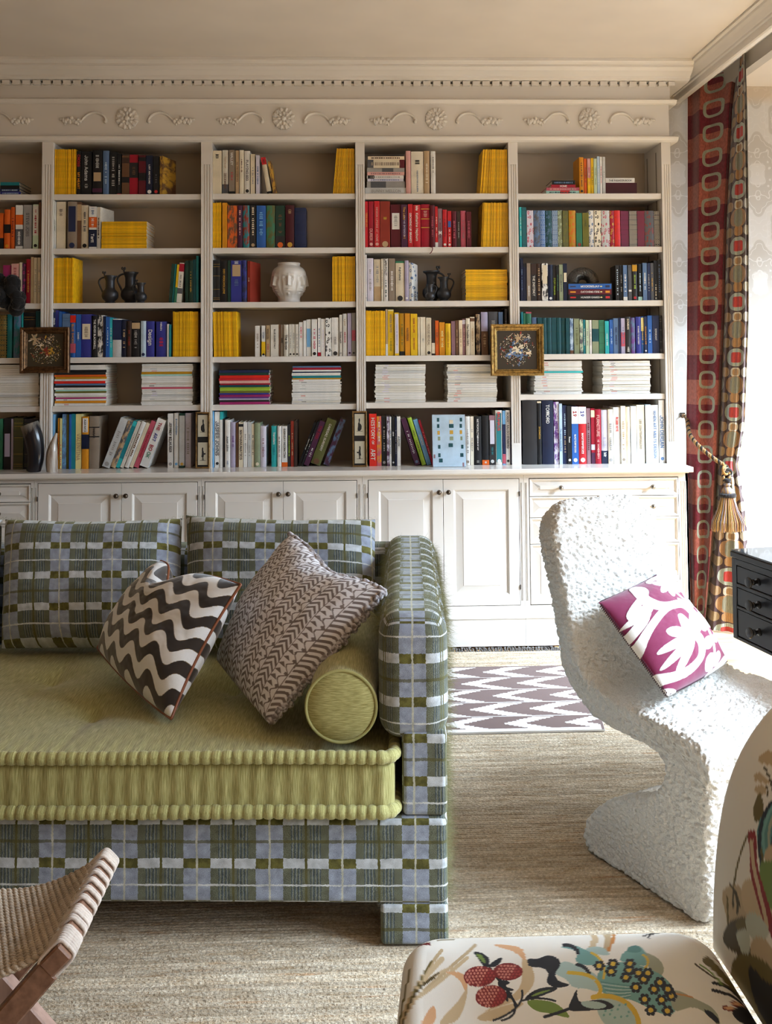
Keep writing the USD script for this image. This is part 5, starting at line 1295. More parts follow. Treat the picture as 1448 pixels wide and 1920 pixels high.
# ---------------------------------------------------------------- curtain with tieback
def curtain():
    g = G(); uv = g('attribute', 'vector', attribute='st'); x = g('separate_xyz', 'x', vector=uv); y = x.replace('.x', '.y')
    f = g.noise(g.map(uv, (700, 60, 1)), 1.0, 2); n = g.noise(g.map(uv, (60, 60, 1)), 1.0, 3)
    def se(cx, cy, px, py, rx, ry, p=2.6, wrapx=True):      # superellipse field, < 1 inside
        ux = g.m('subtract', x, cx)
        if px: ux = g.m('subtract', g.m('multiply', g.m('fraction', g.m('add', g.m('multiply', ux, 1/px), .5)), px), px/2)
        uy = g.m('subtract', g.m('multiply', g.m('fraction', g.m('add', g.m('multiply', g.m('subtract', y, cy), 1/py), .5)), py), py/2)
        return g.m('add', g.m('power', g.m('absolute', g.m('multiply', ux, 1/rx)), p), g.m('power', g.m('absolute', g.m('multiply', uy, 1/ry)), p))
    # first width: blocks of rust and maroon with pale rings; u runs 0..1, in .0-.5
    blk_ = g.lt(g.m('fraction', g.m('multiply', g.m('add', y, .02), 1/.268)), .5)
    c1 = g.mix(blk_, (.36, .105, .075), (.165, .018, .030))
    c1 = g.mul(c1, g.rgb(g.grey(n, .75, 1.25, .3, .7)))
    e = se(.335, .067+.047, 0, .134, .105, .048, 3.4); ring = g.m('multiply', g.lt(e, 1.0), g.lt(.30, e)); c1 = g.mix(ring, c1, (.33, .35, .27))
    # second width: columns of discs on dark brown
    c2 = g.mix(g.lt(g.m('fraction', g.m('multiply', x, 160.0)), .3), (.085, .05, .05), (.05, .028, .03))
    P = .288; stripe = g.m('multiply', g.lt(g.m('fraction', g.m('multiply', x, 62.0)), .22), .75)
    def disc(c, cx, cy, rx, ry, col, px=0, p=2.2):
        return g.mix(g.lt(se(cx, cy, px, P, rx, ry, p), 1.0), c, g.mix(stripe, col, (.12, .09, .075)))
    PX = .30; C0 = .775
    for cy, w in ((.077, 0), (.211, 1)):
        for k, col in ((-1, (.34, .235, .12)), (0, (.44, .24, .10)), (1, (.60, .55, .42))):
            c2 = disc(c2, C0+k*.178, cy, .080, .025, col if not w else ((.40, .26, .14), (.62, .57, .45), (.66, .62, .53))[k+1], 0, 2.8)
        if w: c2 = disc(c2, C0, cy, .052, .017, (.42, .25, .12), 0, 2.8)
    c2 = disc(c2, C0, .0, .150, .047, (.42, .47, .40)); c2 = g.mix(g.lt(se(C0, 0, 0, P, .082, .027, 6.0), 1.0), c2, (.46, .055, .05))
    c2 = disc(c2, C0, .144, .150, .047, (.44, .24, .11)); c2 = disc(c2, C0, .144, .080, .044, (.27, .27, .20), 0, 3.0)
    for k in (-1, 1):
        c2 = disc(c2, C0+k*.345, .144, .150, .047, (.42, .47, .40)); c2 = g.mix(g.lt(se(C0+k*.345, .144, 0, P, .082, .027, 6.0), 1.0), c2, (.46, .055, .05)); c2 = disc(c2, C0+k*.345, 0, .150, .047, (.44, .24, .11))
    c = g.mix(g.lt(x, .535), c2, c1); c = g.mul(c, g.rgb(g.grey(f, .7, 1.25, .3, .7)))
    return g.done('curtain_weave', c, .8, g.bump(f, .4, .002), sheen_weight=.2, specular_ior_level=.25)
nt, nz = 240, 260
tk_ = [0, .10, .20, .32, .43, .53, .60, .68, .775, .87, .94, 1.0]
yy_ = [0, 110, 200, 400, 600, 800, 870, 930, 1000, 1090, 1180, 1300]
Lp = [1290, 1290, 1290, 1290, 1289, 1288, 1288, 1289, 1290, 1294, 1299, 1303]
Mp = [1388, 1384, 1373, 1363, 1358, 1350, 1346, 1343, 1339, 1331, 1322, 1318]
Rp = [1396, 1397, 1400, 1403, 1403, 1396, 1384, 1394, 1401, 1404, 1406, 1408]
zz_ = np.linspace(.004, 2.978, nz); tt_ = np.linspace(0, 1, nt); cv = np.zeros((nt, nz, 3))
for j, z in enumerate(zz_):
    k = np.clip((z-.9)/2.0, 0, 1)**.8
    Yt = (5.43*(1-tt_)+4.83*tt_)*k+(5.33*(1-tt_)+5.20*tt_)*(1-k)
    yp = CY+F*(-(z-CH)/5.2)+85.0-0*z
    yp = np.array([((np.array([1.9, Y_, z])-CC)@CM.T) for Y_ in Yt]); yp = CY+F*yp[:, 1]/yp[:, 2]
    L, Mx, R_ = np.interp(yp, yy_, Lp), np.interp(yp, yy_, Mp), np.interp(yp, yy_, Rp)
    w1 = np.interp(tt_, [0, .2, .335, .48, .535], [0, .28, .58, .92, 1.0]); w2 = np.interp(tt_, [.535, .66, .775, .9, 1], [0, .26, .56, .86, 1.0])
    px = np.where(tt_ < .535, L+(Mx-L)*w1, Mx+(R_-Mx)*w2)
    fold = .024*np.sin(tt_*2*np.pi*3.4+.6)*np.where(tt_ < .535, 1, 0)+np.where(tt_ >= .535, -.05*np.sin(np.clip((tt_-.535)/.465, 0, 1)*np.pi)+.008*np.sin(tt_*60), 0)+.05*np.exp(-((tt_-.53)/.035)**2)+.008*np.sin(tt_*37+z*1.5)
    tie = np.exp(-((z-.92)/.09)**2); fold = fold*(1-.45*tie)
    Yf = Yt+fold
    d = np.stack([(px-CX)/F, (yp-CY)/F, np.ones(nt)], 1)@CM
    cv[:, j, 0] = d[:, 0]*(Yf/d[:, 1]); cv[:, j, 1] = np.minimum(Yf, YW-.006); cv[:, j, 2] = z
V = cv.reshape(-1, 3); U = np.stack(np.meshgrid(tt_, zz_, indexing='ij'), -1).reshape(-1, 2)
cur = thing('curtain', 'long lined curtain woven in rust blocks and brown discs, tied back', 'curtain')
fcs = grid_faces(nt, nz); n_ = vnormals(V, fcs); obj('curtain_face', (V, fcs), curtain(), cur, normals=n_, uv=U)
Vb = V-n_*.004*np.sign(np.sum(n_*(CC-V), 1))[:, None]; Vb[:, 1] = np.minimum(Vb[:, 1], YW-.003)
Vb = Vb.reshape(nt, nz, 3)[::2, ::3].reshape(-1, 3); fcs = grid_faces(len(range(0, nt, 2)), len(range(0, nz, 3)))
obj('curtain_lining', (Vb, fcs[:, ::-1]), flat('lining', (.55, .5, .42), .85), cur, smooth=True)
# rope tieback and tassel
ROPE = [fabric('rope_'+n, c, .2, 1200) for n, c in (('black', (.03, .024, .02)), ('gold', (.36, .19, .06)), ('tan', (.27, .17, .09)))]
tb = thing('tieback', 'twisted black and gold rope tieback with a long gold tassel', 'tieback')
P3 = [onY(1279, 780, 5.47), onY(1286, 781, 5.42), onY(1293, 812, 5.27), onY(1315, 840, 5.16), onY(1345, 864, 5.09), onY(1358, 872, 5.07)]
def rope(path, rr, turns, n, parent, name='rope_strand', stuff=None):
    c = spline(path, n); T = np.gradient(c, axis=0); T /= np.linalg.norm(T, axis=1, keepdims=True); u = np.cross(T, [0, 1, 0]); u /= np.linalg.norm(u, axis=1, keepdims=True); w = np.cross(T, u)
    for k in range(3):
        a = np.linspace(0, turns*2*np.pi, n)+k*2*np.pi/3; obj(name, tube(c+(np.cos(a)[:, None]*u+np.sin(a)[:, None]*w)*rr*.5, rr*.58, 7), ROPE[k], parent, smooth=True)
rope(P3, .011, 13, 160, tb)
hk = onY(1281, 778, 5.485); obj('wall_hook', cat_([tube([[hk[0], 5.499, hk[2]], [hk[0], 5.465, hk[2]], [hk[0], 5.455, hk[2]+.012]], .003, 8), box(hk[0]-.012, hk[0]+.012, 5.494, 5.499, hk[2]-.012, hk[2]+.012)]), BR, tb)
kc = onY(1361, 876, 5.065)
for k in range(4):
    a = np.linspace(0, 2*np.pi, 30); obj('knot_loop', tube(np.c_[kc[0]+.016*np.cos(a)*(1+.1*k)+.004*k-.004, kc[1]+.012*np.sin(a*1+k), kc[2]-.006+.020*np.sin(a)*(1 if k % 2 else .8)-.008*k], .0075, 8, False), ROPE[k % 3], tb, smooth=True)
for s in (-1, 1): rope([kc+[s*.012, 0, -.01], kc+[s*.016, -.004, -.04], kc+[s*.004, -.004, -.078]], .008, 3, 40, tb, 'cord_strand')
hc_ = onY(1364, 901, 5.06)
obj('tassel_collar', lathe([(0, .012), (.016, .010), (.019, 0), (.016, -.010), (0, -.012)], 20, hc_), fabric('black_chenille', (.02, .016, .016), .3, 900, 1), tb, smooth=True)
STRP = G(); xx = STRP('separate_xyz', 'x', vector=STRP.obj()); sm = STRP.m('sine', STRP.m('multiply', xx, 420.0)); STRM = STRP.done('tassel_silk', STRP.mix(STRP.grey(sm, 0, 1, -.3, .3), (.36, .22, .10), (.20, .16, .17)), .6)
obj('tassel_bead', lathe([(0, -.008), (.012, -.011), (.019, -.020), (.012, -.030), (0, -.031)], 20, hc_), STRM, tb, smooth=True)
obj('tassel_head', lathe([(0, -.030), (.012, -.031), (.024, -.044), (.028, -.058), (.024, -.072), (0, -.074)], 24, hc_), STRM, tb, smooth=True)
a = np.linspace(0, 2*np.pi, 120); obj('tassel_collar', tube(np.c_[hc_[0]+(.032+.003*np.sin(a*17))*np.cos(a), hc_[1]+(.026+.003*np.sin(a*17))*np.sin(a), np.full(120, hc_[2]-.076)], .011, 8, False), fabric('black_chenille2', (.02, .016, .016), .3, 900, 1), tb, smooth=True)
sk = [[], [], []]
for k in range(520):
    a = 2*math.pi*rnd.random(); r0, r1 = rnd.uniform(.012, .034), 0; r1 = r0*rnd.uniform(2.0, 2.75); zl = rnd.uniform(-.262, -.248)
    q = [hc_+[r0*math.cos(a), r0*.8*math.sin(a), -.08], hc_+[(r0*.6+r1*.4)*math.cos(a), (r0*.6+r1*.4)*.75*math.sin(a), -.15], hc_+[r1*math.cos(a)*.97, r1*.7*math.sin(a), -.21], hc_+[r1*math.cos(a)+rnd.uniform(-.004, .004), r1*.7*math.sin(a), zl]]
    sk[rnd.choice((0, 0, 0, 0, 1, 2))].append(tube(q, [.0016, .0019, .0019, .0016], 4, False))
for i, c in enumerate(((.42, .24, .065), (.20, .16, .18), (.30, .13, .08))): obj('tassel_skirt', cat_(sk[i]), flat(f'tassel_thread_{i}', c, .6, sheen_weight=.4), tb, kind='stuff')

# ---------------------------------------------------------------- slipper chair in flowered chintz (near corner)
TAN, TAN2, OLV, DKO, PEACH, ORG, RASP, RLT, NVY, TEAL, TEAL2, PALE, YLW, GRN, SAGE, MAR, BLKC = [np.array(c) for c in ((.50, .39, .24), (.58, .46, .29), (.14, .105, .025), (.07, .05, .015), (.68, .40, .22), (.55, .24, .07), (.20, .018, .022), (.62, .25, .20), (.014, .018, .028), (.17, .37, .36), (.10, .26, .25), (.40, .55, .54), (.66, .46, .05), (.17, .26, .055), (.34, .37, .28), (.16, .012, .015), (.012, .012, .015))]
PR = []      # (colour, shape) painted in this order, drawn on the seat seen in a plan of pixels 720.. 1680.. at .5028 a step
def A_(c, s): PR.append((c, s))
S = strokep
for p, w, c in (([(60, 445), (85, 385), (140, 310), (215, 235)], 22, TAN2), ([(80, 410), (180, 320), (270, 250), (340, 178)], 13, TAN), ([(100, 380), (200, 322), (310, 235)], 15, TAN2), ([(70, 420), (120, 330), (215, 200)], 14, TAN), ([(55, 470), (70, 400), (130, 330), (250, 270)], 12, TAN2),
    ([(48, 460), (66, 370), (98, 242)], 9, OLV), ([(58, 450), (125, 320), (178, 238)], 8, OLV), ([(75, 410), (135, 330), (205, 285)], 7, DKO), ([(60, 475), (95, 380), (190, 300)], 6, DKO),
    ([(778, 118), (785, 160), (775, 195)], 24, TAN2), ([(825, 116), (838, 160), (822, 208)], 24, TAN), ([(858, 117), (850, 170), (838, 205)], 12, ORG)): A_(c, S(p, w))
A_(TAN2, poly([(520, 235), (560, 300), (555, 350), (510, 400), (440, 425), (375, 445), (465, 395), (515, 320)])); A_(TAN2, poly([(350, 470), (430, 430), (520, 420), (480, 450), (400, 480)]))
A_(PEACH, poly([(412, 178), (470, 180), (522, 208), (528, 245), (492, 215), (440, 192)])); A_(PEACH, poly([(230, 285), (272, 288), (312, 330), (306, 362), (280, 318)])); A_(PEACH, poly([(150, 478), (187, 408), (195, 432), (172, 478)])); A_(TAN2, poly([(215, 478), (290, 380), (310, 350), (300, 420), (250, 478)]))
A_(SAGE, poly([(960, 215), (1022, 240), (1038, 305), (1012, 325), (985, 270)])); A_(TEAL, poly([(880, 245), (905, 205), (945, 184), (978, 220), (978, 268), (930, 262)])); A_(TEAL2, poly([(905, 205), (945, 184), (960, 205), (930, 215)]))
A_(TEAL, poly([(663, 188), (690, 180), (742, 196), (792, 226), (812, 256), (768, 268), (716, 242), (722, 214)])); A_(PALE, poly([(755, 200), (820, 195), (840, 222), (800, 222)]))
A_(PALE, poly([(640, 300), (665, 255), (730, 275), (805, 330), (800, 372), (765, 365), (700, 350), (675, 322)]))
A_(NVY, poly([(535, 245), (575, 239), (602, 227), (655, 248), (656, 272), (640, 302), (655, 332), (692, 346), (640, 357), (608, 328), (614, 302), (575, 276), (543, 270)]))
A_(TEAL, poly([(800, 300), (862, 258), (962, 272), (1062, 330), (1092, 400), (1080, 452), (1002, 442), (905, 402), (822, 382)])); A_(NVY, S([(672, 180), (702, 186), (724, 214)], 16)); A_(NVY, S([(722, 265), (745, 275), (765, 300)], 14))
A_(PALE, poly([(795, 400), (885, 408), (945, 470), (925, 520), (840, 510), (795, 440)]))
A_(SAGE, poly([(1078, 368), (1150, 384), (1212, 410), (1248, 450), (1252, 482), (1200, 442), (1122, 432), (1090, 442)])); A_(ORG, S([(1085, 375), (1130, 380), (1152, 384)], 6)); A_(NVY, poly([(1195, 430), (1230, 440), (1252, 478), (1215, 456)]))
for k in range(9): A_(PALE if k % 2 else TEAL2, S([(810+k*4, 335+k*8), (870, 345+k*7), (920, 352+k*5)], 4))
A_(YLW, S([(690, 298), (742, 304), (790, 328), (808, 368), (790, 396)], 15)); A_(YLW, S([(780, 396), (860, 396), (922, 432), (948, 478), (950, 520)], 19)); A_(YLW, S([(968, 225), (985, 250), (975, 280)], 9)); A_(YLW, S([(775, 215), (805, 240), (820, 320)], 10))
for k in range(14): A_(PALE, sg.Point(700+k*26 % 100, 322+(k*37) % 40).buffer(3.5)); A_(TEAL, sg.Point(815+(k*29) % 110, 420+(k*41) % 60).buffer(4.5))
for cx, cy in ((803, 270), (855, 262), (848, 294), (903, 318), (915, 288), (918, 262), (970, 325), (985, 300), (1030, 335), (940, 357), (1008, 363), (1073, 385), (973, 402), (1036, 402), (996, 443), (1058, 443), (950, 300), (1060, 360)):
    A_(NVY, petals((cx, cy), 6, 15, 16, 0, 360, 8)); A_(YLW, sg.Point(cx, cy).buffer(9.5))
for p in ([(380, 240), (410, 300), (430, 330)], [(430, 320), (470, 380), (490, 440), (440, 480)], [(410, 478), (480, 445), (515, 400), (515, 370)], [(510, 410), (560, 400), (640, 410)], [(455, 380), (480, 400), (495, 430)]): A_(NVY, S(p, 8))
A_(NVY, poly([(335, 210), (376, 220), (393, 262), (385, 277), (350, 236)])); A_(GRN, poly([(345, 217), (365, 226), (378, 258), (356, 238)])); A_(NVY, poly([(392, 272), (415, 246), (440, 235), (426, 266)])); A_(NVY, poly([(430, 330), (470, 340), (455, 350), (485, 365), (450, 368)])); A_(NVY, petals((455, 385), 5, 26, 10, -60, 120))
for cx, cy, rx, ry in ((358, 310, 60, 40), (463, 293, 55, 36), (400, 388, 58, 42)):
    A_(RASP, sa.scale(sg.Point(cx, cy).buffer(1, 20), rx, ry))
    for i in range(-4, 5):
        for j in range(-3, 4):
            x, y = cx+i*13+(j % 2)*6, cy+j*11.5
            if ((x-cx)/rx)**2+((y-cy)/ry)**2 < .8: A_(RLT if (x+y*.6 < cx+cy*.6+18) else np.array([.36, .05, .05]), sg.Point(x, y).buffer(4.4))
A_(GRN, poly([(535, 415), (600, 408), (662, 434), (692, 470), (622, 458), (560, 442)])); A_(NVY, poly([(690, 440), (702, 400), (720, 366), (724, 402), (800, 405), (858, 430), (760, 447)])); A_(PALE, poly([(735, 418), (790, 412), (830, 428), (770, 438)])); A_(NVY, poly([(525, 405), (560, 370), (648, 362), (600, 386)])); A_(GRN, poly([(550, 392), (575, 377), (620, 368), (590, 381)])); A_(NVY, S([(600, 470), (650, 455), (690, 440)], 12))
for p, w, c in (([(1340, 350), (1290, 300), (1205, 230)], 34, OLV), ([(1375, 390), (1300, 335), (1228, 316)], 13, BLKC), ([(1385, 410), (1310, 365), (1228, 347)], 13, BLKC), ([(1335, 300), (1280, 225), (1230, 208)], 8, MAR), ([(1350, 300), (1290, 215), (1250, 195)], 8, MAR), ([(1160, 250), (1240, 300), (1340, 345)], 7, DKO), ([(1180, 252), (1230, 285), (1260, 320)], 6, GRN), ([(1400, 440), (1340, 392), (1310, 380)], 6, BLKC),
    ([(965, 118), (1010, 117), (1042, 115)], 8, BLKC), ([(992, 118), (988, 150)], 7, BLKC), ([(992, 130), (970, 138)], 8, BLKC), ([(995, 130), (1022, 124)], 8, BLKC), ([(90, 168), (130, 160), (168, 168)], 12, MAR), ([(195, 152), (262, 149)], 6, OLV)): A_(c, S(p, w))
for cx, cy, rx, ry in ((1285, 412, 24, 10), (1322, 390, 32, 13), (1348, 422, 34, 12)): A_(MAR, sa.scale(sg.Point(cx, cy).buffer(1, 16), rx, ry)); A_(PEACH, sa.scale(sg.Point(cx+2, cy-2).buffer(1, 16), rx*.82, ry*.72))
A_(BLKC, poly([(1300, 420), (1360, 380), (1460, 400), (1500, 500), (1360, 480)]))
def paint_xy(xy, layers, base):
    col = np.tile(np.asarray(base), (len(xy), 1)).astype(float)
    for c, s in layers:
        if s.is_empty: continue
        b = s.bounds; k = np.flatnonzero((xy[:, 0] >= b[0]) & (xy[:, 0] <= b[2]) & (xy[:, 1] >= b[1]) & (xy[:, 1] <= b[3]))
        if len(k): shapely.prepare(s); h = k[shapely.contains_xy(s, xy[k, 0], xy[k, 1])]; col[h] = c
    return col
CHZ = tinted('glazed_chintz', .55, .12, 1100, 0, .03); GROUND = (.80, .785, .73); SZ = .43
def plan(s): return shapely.transform(s, lambda q: np.array([onZ(720+x*.5028, 1680+y*.5028, SZ)[:2] for x, y in q]))
LAY = [(c, plan(s)) for c, s in PR]
def seat_loft(outline, zt, zb, r, nb=640, nr=240):
    B = blobp(outline, nb) if not isinstance(outline, np.ndarray) else outline; T = np.roll(B, -1, 0)-np.roll(B, 1, 0); T /= np.linalg.norm(T, axis=1, keepdims=True); N = np.c_[T[:, 1], -T[:, 0]]
    c = B.mean(0)
    if np.sum(N*(B-c)) < 0: N = -N
    rings = []
    for q in np.linspace(.0, 1, nr)**.85: rings.append((c+(B-N*r-c)*q, zt+.012*(1-q**3)))
    for a in np.linspace(0, math.pi/2, 14)[1:]: rings.append((B-N*r*(1-math.sin(a)), zt-r*(1-math.cos(a))))
    for z in np.linspace(zt-r, zb, 10)[1:]: rings.append((B, z))
    V = np.vstack([np.c_[p, np.full(nb, z)] for p, z in rings]); n = len(rings)
    i, j = np.meshgrid(np.arange(n-1), np.arange(nb), indexing='ij'); i, j = i.ravel(), j.ravel(); q = (j+1) % nb
    f = np.r_[np.c_[i*nb+j, (i+1)*nb+j, (i+1)*nb+q], np.c_[i*nb+j, (i+1)*nb+q, i*nb+q]]
    if vnormals(V, f)[nb*20:nb*60, 2].mean() < 0: f = f[:, ::-1]
    return V, f
slip = thing('slipper_chair', 'armless slipper chair in white chintz printed with berries and blue-green flowers', 'chair')
outl = np.array(sg.Polygon([(.63, 1.815), (.085, 1.815), (.062, 1.62), (.050, 1.42), (.066, 1.18), (.63, 1.18)]).buffer(-.075, 24).buffer(.075, 24).exterior.coords)[:-1]
ls = sg.LinearRing(outl); outl = np.array([ls.interpolate(t, True).coords[0] for t in np.linspace(0, 1, 600, endpoint=False)])
V, f = seat_loft(outl, SZ-.004, .30, .042, 600, 230)
obj('seat_cushion', (V, f), CHZ, slip, normals=vnormals(V, f), col=paint_xy(V[:, :2], LAY, GROUND))
ap = trimesh.creation.extrude_polygon(sg.Polygon(outl).buffer(.006), .17, engine='earcut'); ap.apply_translation([0, 0, .1295]); obj('apron', ap, fabric('chintz_plain', (.66, .63, .57), .05, 900, .1, .6, 0), slip)
for x, y in ((.12, 1.25), (.12, 1.74), (.85, 1.25), (.85, 1.74)): obj('leg', trimesh.convex.convex_hull(np.vstack([np.c_[np.array([(-1, -1), (1, -1), (1, 1), (-1, 1)])*s+[x, y], np.full(4, z)] for s, z in ((.014, .0008), (.021, .129))])), flat('dark_wood', (.05, .025, .015), .35), slip)
prof = spline([(.632, .400), (.634, .47), (.640, .55), (.652, .63), (.672, .70), (.706, .765), (.752, .82), (.80, .862), (.86, .90), (.92, .915)], 150)
nzv = len(prof); nyv = 220; yv = np.r_[np.linspace(1.20, 1.775, nyv-26), 1.775+.032*np.sin(np.linspace(0, math.pi/2, 27))[1:]]
tang = np.gradient(prof, axis=0); tang /= np.linalg.norm(tang, axis=1, keepdims=True); nor = np.c_[tang[:, 1], -tang[:, 0]]      # away from the sitter: +x
V = np.zeros((nzv, nyv, 3)); edge = np.clip((yv-1.775)/.032, 0, 1); sink = .042*(1-np.sqrt(np.clip(1-edge**2, 0, 1)))
V[..., 0] = prof[:, :1]+nor[:, :1]*sink[None]+.004*np.sin(yv*9)[None]; V[..., 2] = prof[:, 1:2]+nor[:, 1:2]*sink[None]; V[..., 1] = yv[None]
VF = V.reshape(-1, 3); fc = grid_faces(nzv, nyv); nn_ = vnormals(VF, fc)
if nn_[:, 0].mean() > 0: fc = fc[:, ::-1]; nn_ = -nn_
PB = []
for c, s in ((TAN, poly([(310, 232), (370, 235), (380, 340), (330, 310), (272, 290)])), (TAN, poly([(245, 378), (300, 368), (335, 430), (300, 424), (250, 402)])), (TAN, poly([(245, 468), (300, 440), (322, 480), (255, 488)])), (DKO, S([(310, 330), (345, 400), (360, 470)], 12)), (DKO, S([(280, 400), (320, 440), (330, 500)], 10)),
    (OLV, poly([(245, 640), (240, 590), (262, 520), (278, 490), (305, 570), (285, 650), (262, 665)])), (TAN, poly([(70, 1075), (150, 1060), (200, 1112), (240, 1015), (255, 1200), (180, 1290), (100, 1350), (72, 1250)])), (TAN2, poly([(205, 1020), (300, 1060), (320, 1300), (250, 1290)])),
    (TEAL2, poly([(262, 745), (285, 650), (320, 590), (390, 520), (390, 800), (300, 880), (272, 805)])), (NVY, S([(380, 520), (300, 650), (280, 800), (310, 1000)], 22)), (TEAL, S([(370, 560), (310, 700), (318, 880)], 16)), (SAGE, S([(380, 600), (340, 720), (345, 840)], 16)), (NVY, S([(390, 640), (362, 760), (370, 900)], 14)), (BLKC, S([(275, 800), (300, 950), (318, 1100)], 10)), (OLV, S([(290, 840), (310, 960), (325, 1060)], 14)),
    (TAN, poly([(325, 830), (390, 800), (390, 960), (318, 910)])), (GRN, poly([(318, 905), (390, 930), (390, 1260), (340, 1180)])), (np.array([.25, .012, .014]), poly([(212, 722), (232, 714), (264, 790), (264, 900), (302, 1060), (345, 1200), (385, 1420), (322, 1320), (260, 1135), (220, 950), (214, 800)])), (TAN2, S([(232, 785), (246, 950), (282, 1110), (325, 1310)], 22)), (OLV, S([(212, 735), (152, 900), (122, 1062)], 11)), (DKO, S([(98, 1052), (122, 1090), (142, 1235)], 13)), (DKO, S([(120, 1080), (115, 1200)], 10)), (OLV, S([(80, 1130), (85, 1300)], 12)), (DKO, S([(130, 1090), (160, 1190)], 9)),
    (DKO, poly([(55, 1400), (120, 1270), (205, 1262), (210, 1400), (250, 1520), (150, 1490)])), (OLV, poly([(140, 1275), (200, 1262), (205, 1350), (150, 1340)])), (np.array([.5, .55, .47]), poly([(150, 1340), (180, 1330), (215, 1480), (200, 1540), (160, 1450)])), (np.array([.5, .55, .47]), poly([(215, 1230), (290, 1260), (330, 1380), (250, 1400)])), (BLKC, poly([(242, 1440), (288, 1440), (272, 1535), (245, 1520)])), (TAN, poly([(260, 1380), (340, 1420), (350, 1620), (280, 1600)])), (OLV, poly([(150, 1490), (260, 1500), (390, 1650), (390, 2000), (200, 1900), (100, 1600)])), (BLKC, poly([(230, 1560), (300, 1640), (390, 1700), (390, 1950), (260, 1800)]))):
    PB.append((c, shapely.transform(s, lambda q: np.array([(lambda P_: (P_[1], P_[2]))(CC+ray(1340+x*.3017, 1340+y*.3021)*(.665/ray(1340+x*.3017, 1340+y*.3021)[0])) for x, y in q]))))
kk = .665/np.maximum(VF[:, 0], .1); obj('backrest_front', (VF, fc), CHZ, slip, normals=nn_, col=paint_xy(np.c_[VF[:, 1]*kk, CH+(VF[:, 2]-CH)*kk], PB, GROUND))
bk = np.vstack([np.c_[prof[:, 0], prof[:, 1]], np.c_[prof[:, 0]+.13, prof[:, 1]+.0][::-1]]); bkm = poly_y([(x+.046, z) for x, z in prof[::8]]+[(x+.15, z-.02) for x, z in prof[::-8]], 1.205, 1.8065); obj('backrest_body', bkm, _mats.setdefault('cp', fabric('chintz_back', (.66, .63, .57), .05, 900, .1, .6, 0)), slip)

# ---------------------------------------------------------------- folding stool with a woven rope seat
g = G(); nw = g.noise(g.map(g.obj(), (60, 8, 60)), 1.0, 4, .6); WOOD = g.done('stool_wood', g.mix(g.grey(nw, 0, 1, .3, .7), (.135, .062, .034), (.245, .125, .075)), .45, g.bump(nw, .15, .002))
g = G(); nw = g.noise(g.map(g.obj(), (60, 60, 8)), 1.0, 4, .6); WOODL = g.done('stool_wood_pale', g.mix(g.grey(nw, 0, 1, .3, .7), (.24, .135, .095), (.36, .22, .165)), .5, g.bump(nw, .15, .002))
SISAL = fabric('sisal_cord', (.44, .36, .275), .25, 700, .7)
stool = thing('folding_stool', 'folding wooden stool with a woven cord seat at the sofa front', 'stool')
def beam(p, q, w, t, up):
    p, q = np.array(p, float), np.array(q, float); T = (q-p)/np.linalg.norm(q-p); U_ = np.array(up, float); U_ -= T*(U_@T); U_ /= np.linalg.norm(U_); W_ = np.cross(T, U_); r = .003; C8 = []
    for e, s in ((p, 1), (q, -1)):
        for a, b in ((1, 1), (1, -1), (-1, 1), (-1, -1)): C8 += [e+T*s*r+U_*a*w/2+W_*b*(t/2-r), e+T*s*r+U_*a*(w/2-r)+W_*b*t/2, e+U_*a*(w/2-r)+W_*b*(t/2-r)]
    return trimesh.convex.convex_hull(np.array(C8))
xr, xl, zt_, y0, y1 = -.512, -.872, .432, 1.735, 2.065
a45 = math.radians(45)
for x, s in ((xr, 1), (xl, -1)): obj('seat_rail', beam((x, y0, zt_), (x, y1, zt_), .046, .032, (s*.72, 0, .70)), WOOD, stool)
for yy, s in ((1.752, 1), (2.048, 1)): obj('leg', beam((xr-.012, yy, zt_-.016), (xl+.0, yy, .022), .040, .030, (1, 0, 1)), WOOD, stool)
for yy in (1.785, 2.013): obj('leg', beam((xl+.012, yy, zt_-.016), (xr+.0, yy, .022), .040, .030, (-1, 0, 1)), WOODL, stool)
obj('dowel', tube([(-.555, 1.765, .085), (-.555, 2.035, .085)], .0085, 14), WOODL, stool, smooth=40); obj('dowel', tube([(-.83, 1.73, .085), (-.83, 2.07, .085)], .0085, 14), WOOD, stool, smooth=40)
cordm = []
for k in range(27):
    yy = y0+.020+(y1-y0-.04)*k/26; tq = np.linspace(0, 1, 70); sag = -.055*4*tq*(1-tq); xs_ = xl+.012+(xr-xl-.024)*tq
    for ph in (0, math.pi):
        a = tq*2*math.pi*15+ph+k*1.3; cordm.append(tube(np.c_[xs_, yy+.0034*np.cos(a), zt_+.012+sag+.0034*np.sin(a)], .0042, 6))
obj('woven_seat', cat_(cordm), SISAL, stool, smooth=True, kind='stuff')
wr_ = []
for x, s in ((xr, 1),):
    for yy in [y0+.010+.0072*i for i in range(7)]+[y0+.078, y0+.085, y0+.098+.0, y0+.105, y0+.112, y0+.119]+[v for i in range(6) for v in (y0+.145+.030*i, y0+.152+.030*i)]+[y1-.022, y1-.015, y1-.008]:
        U_ = np.array([s*.72, 0, .70]); U_ /= np.linalg.norm(U_); W_ = np.array([U_[2], 0, -U_[0]]); a = np.linspace(0, 2*np.pi, 29)
        e = 5.0; cx_, cy_ = np.sign(np.cos(a))*np.abs(np.cos(a))**(2/e), np.sign(np.sin(a))*np.abs(np.sin(a))**(2/e)
        wr_.append(tube(np.array([x, yy, zt_])+np.outer(cx_*.0265, U_)+np.outer(cy_*.0195, W_)+np.c_[0*a, .0025*cx_, 0*a], .0038, 6, False))
obj('cord_wrapping', cat_(wr_), fabric('sisal_pale', (.56, .47, .40), .15, 900, .5), stool, smooth=True, kind='stuff')

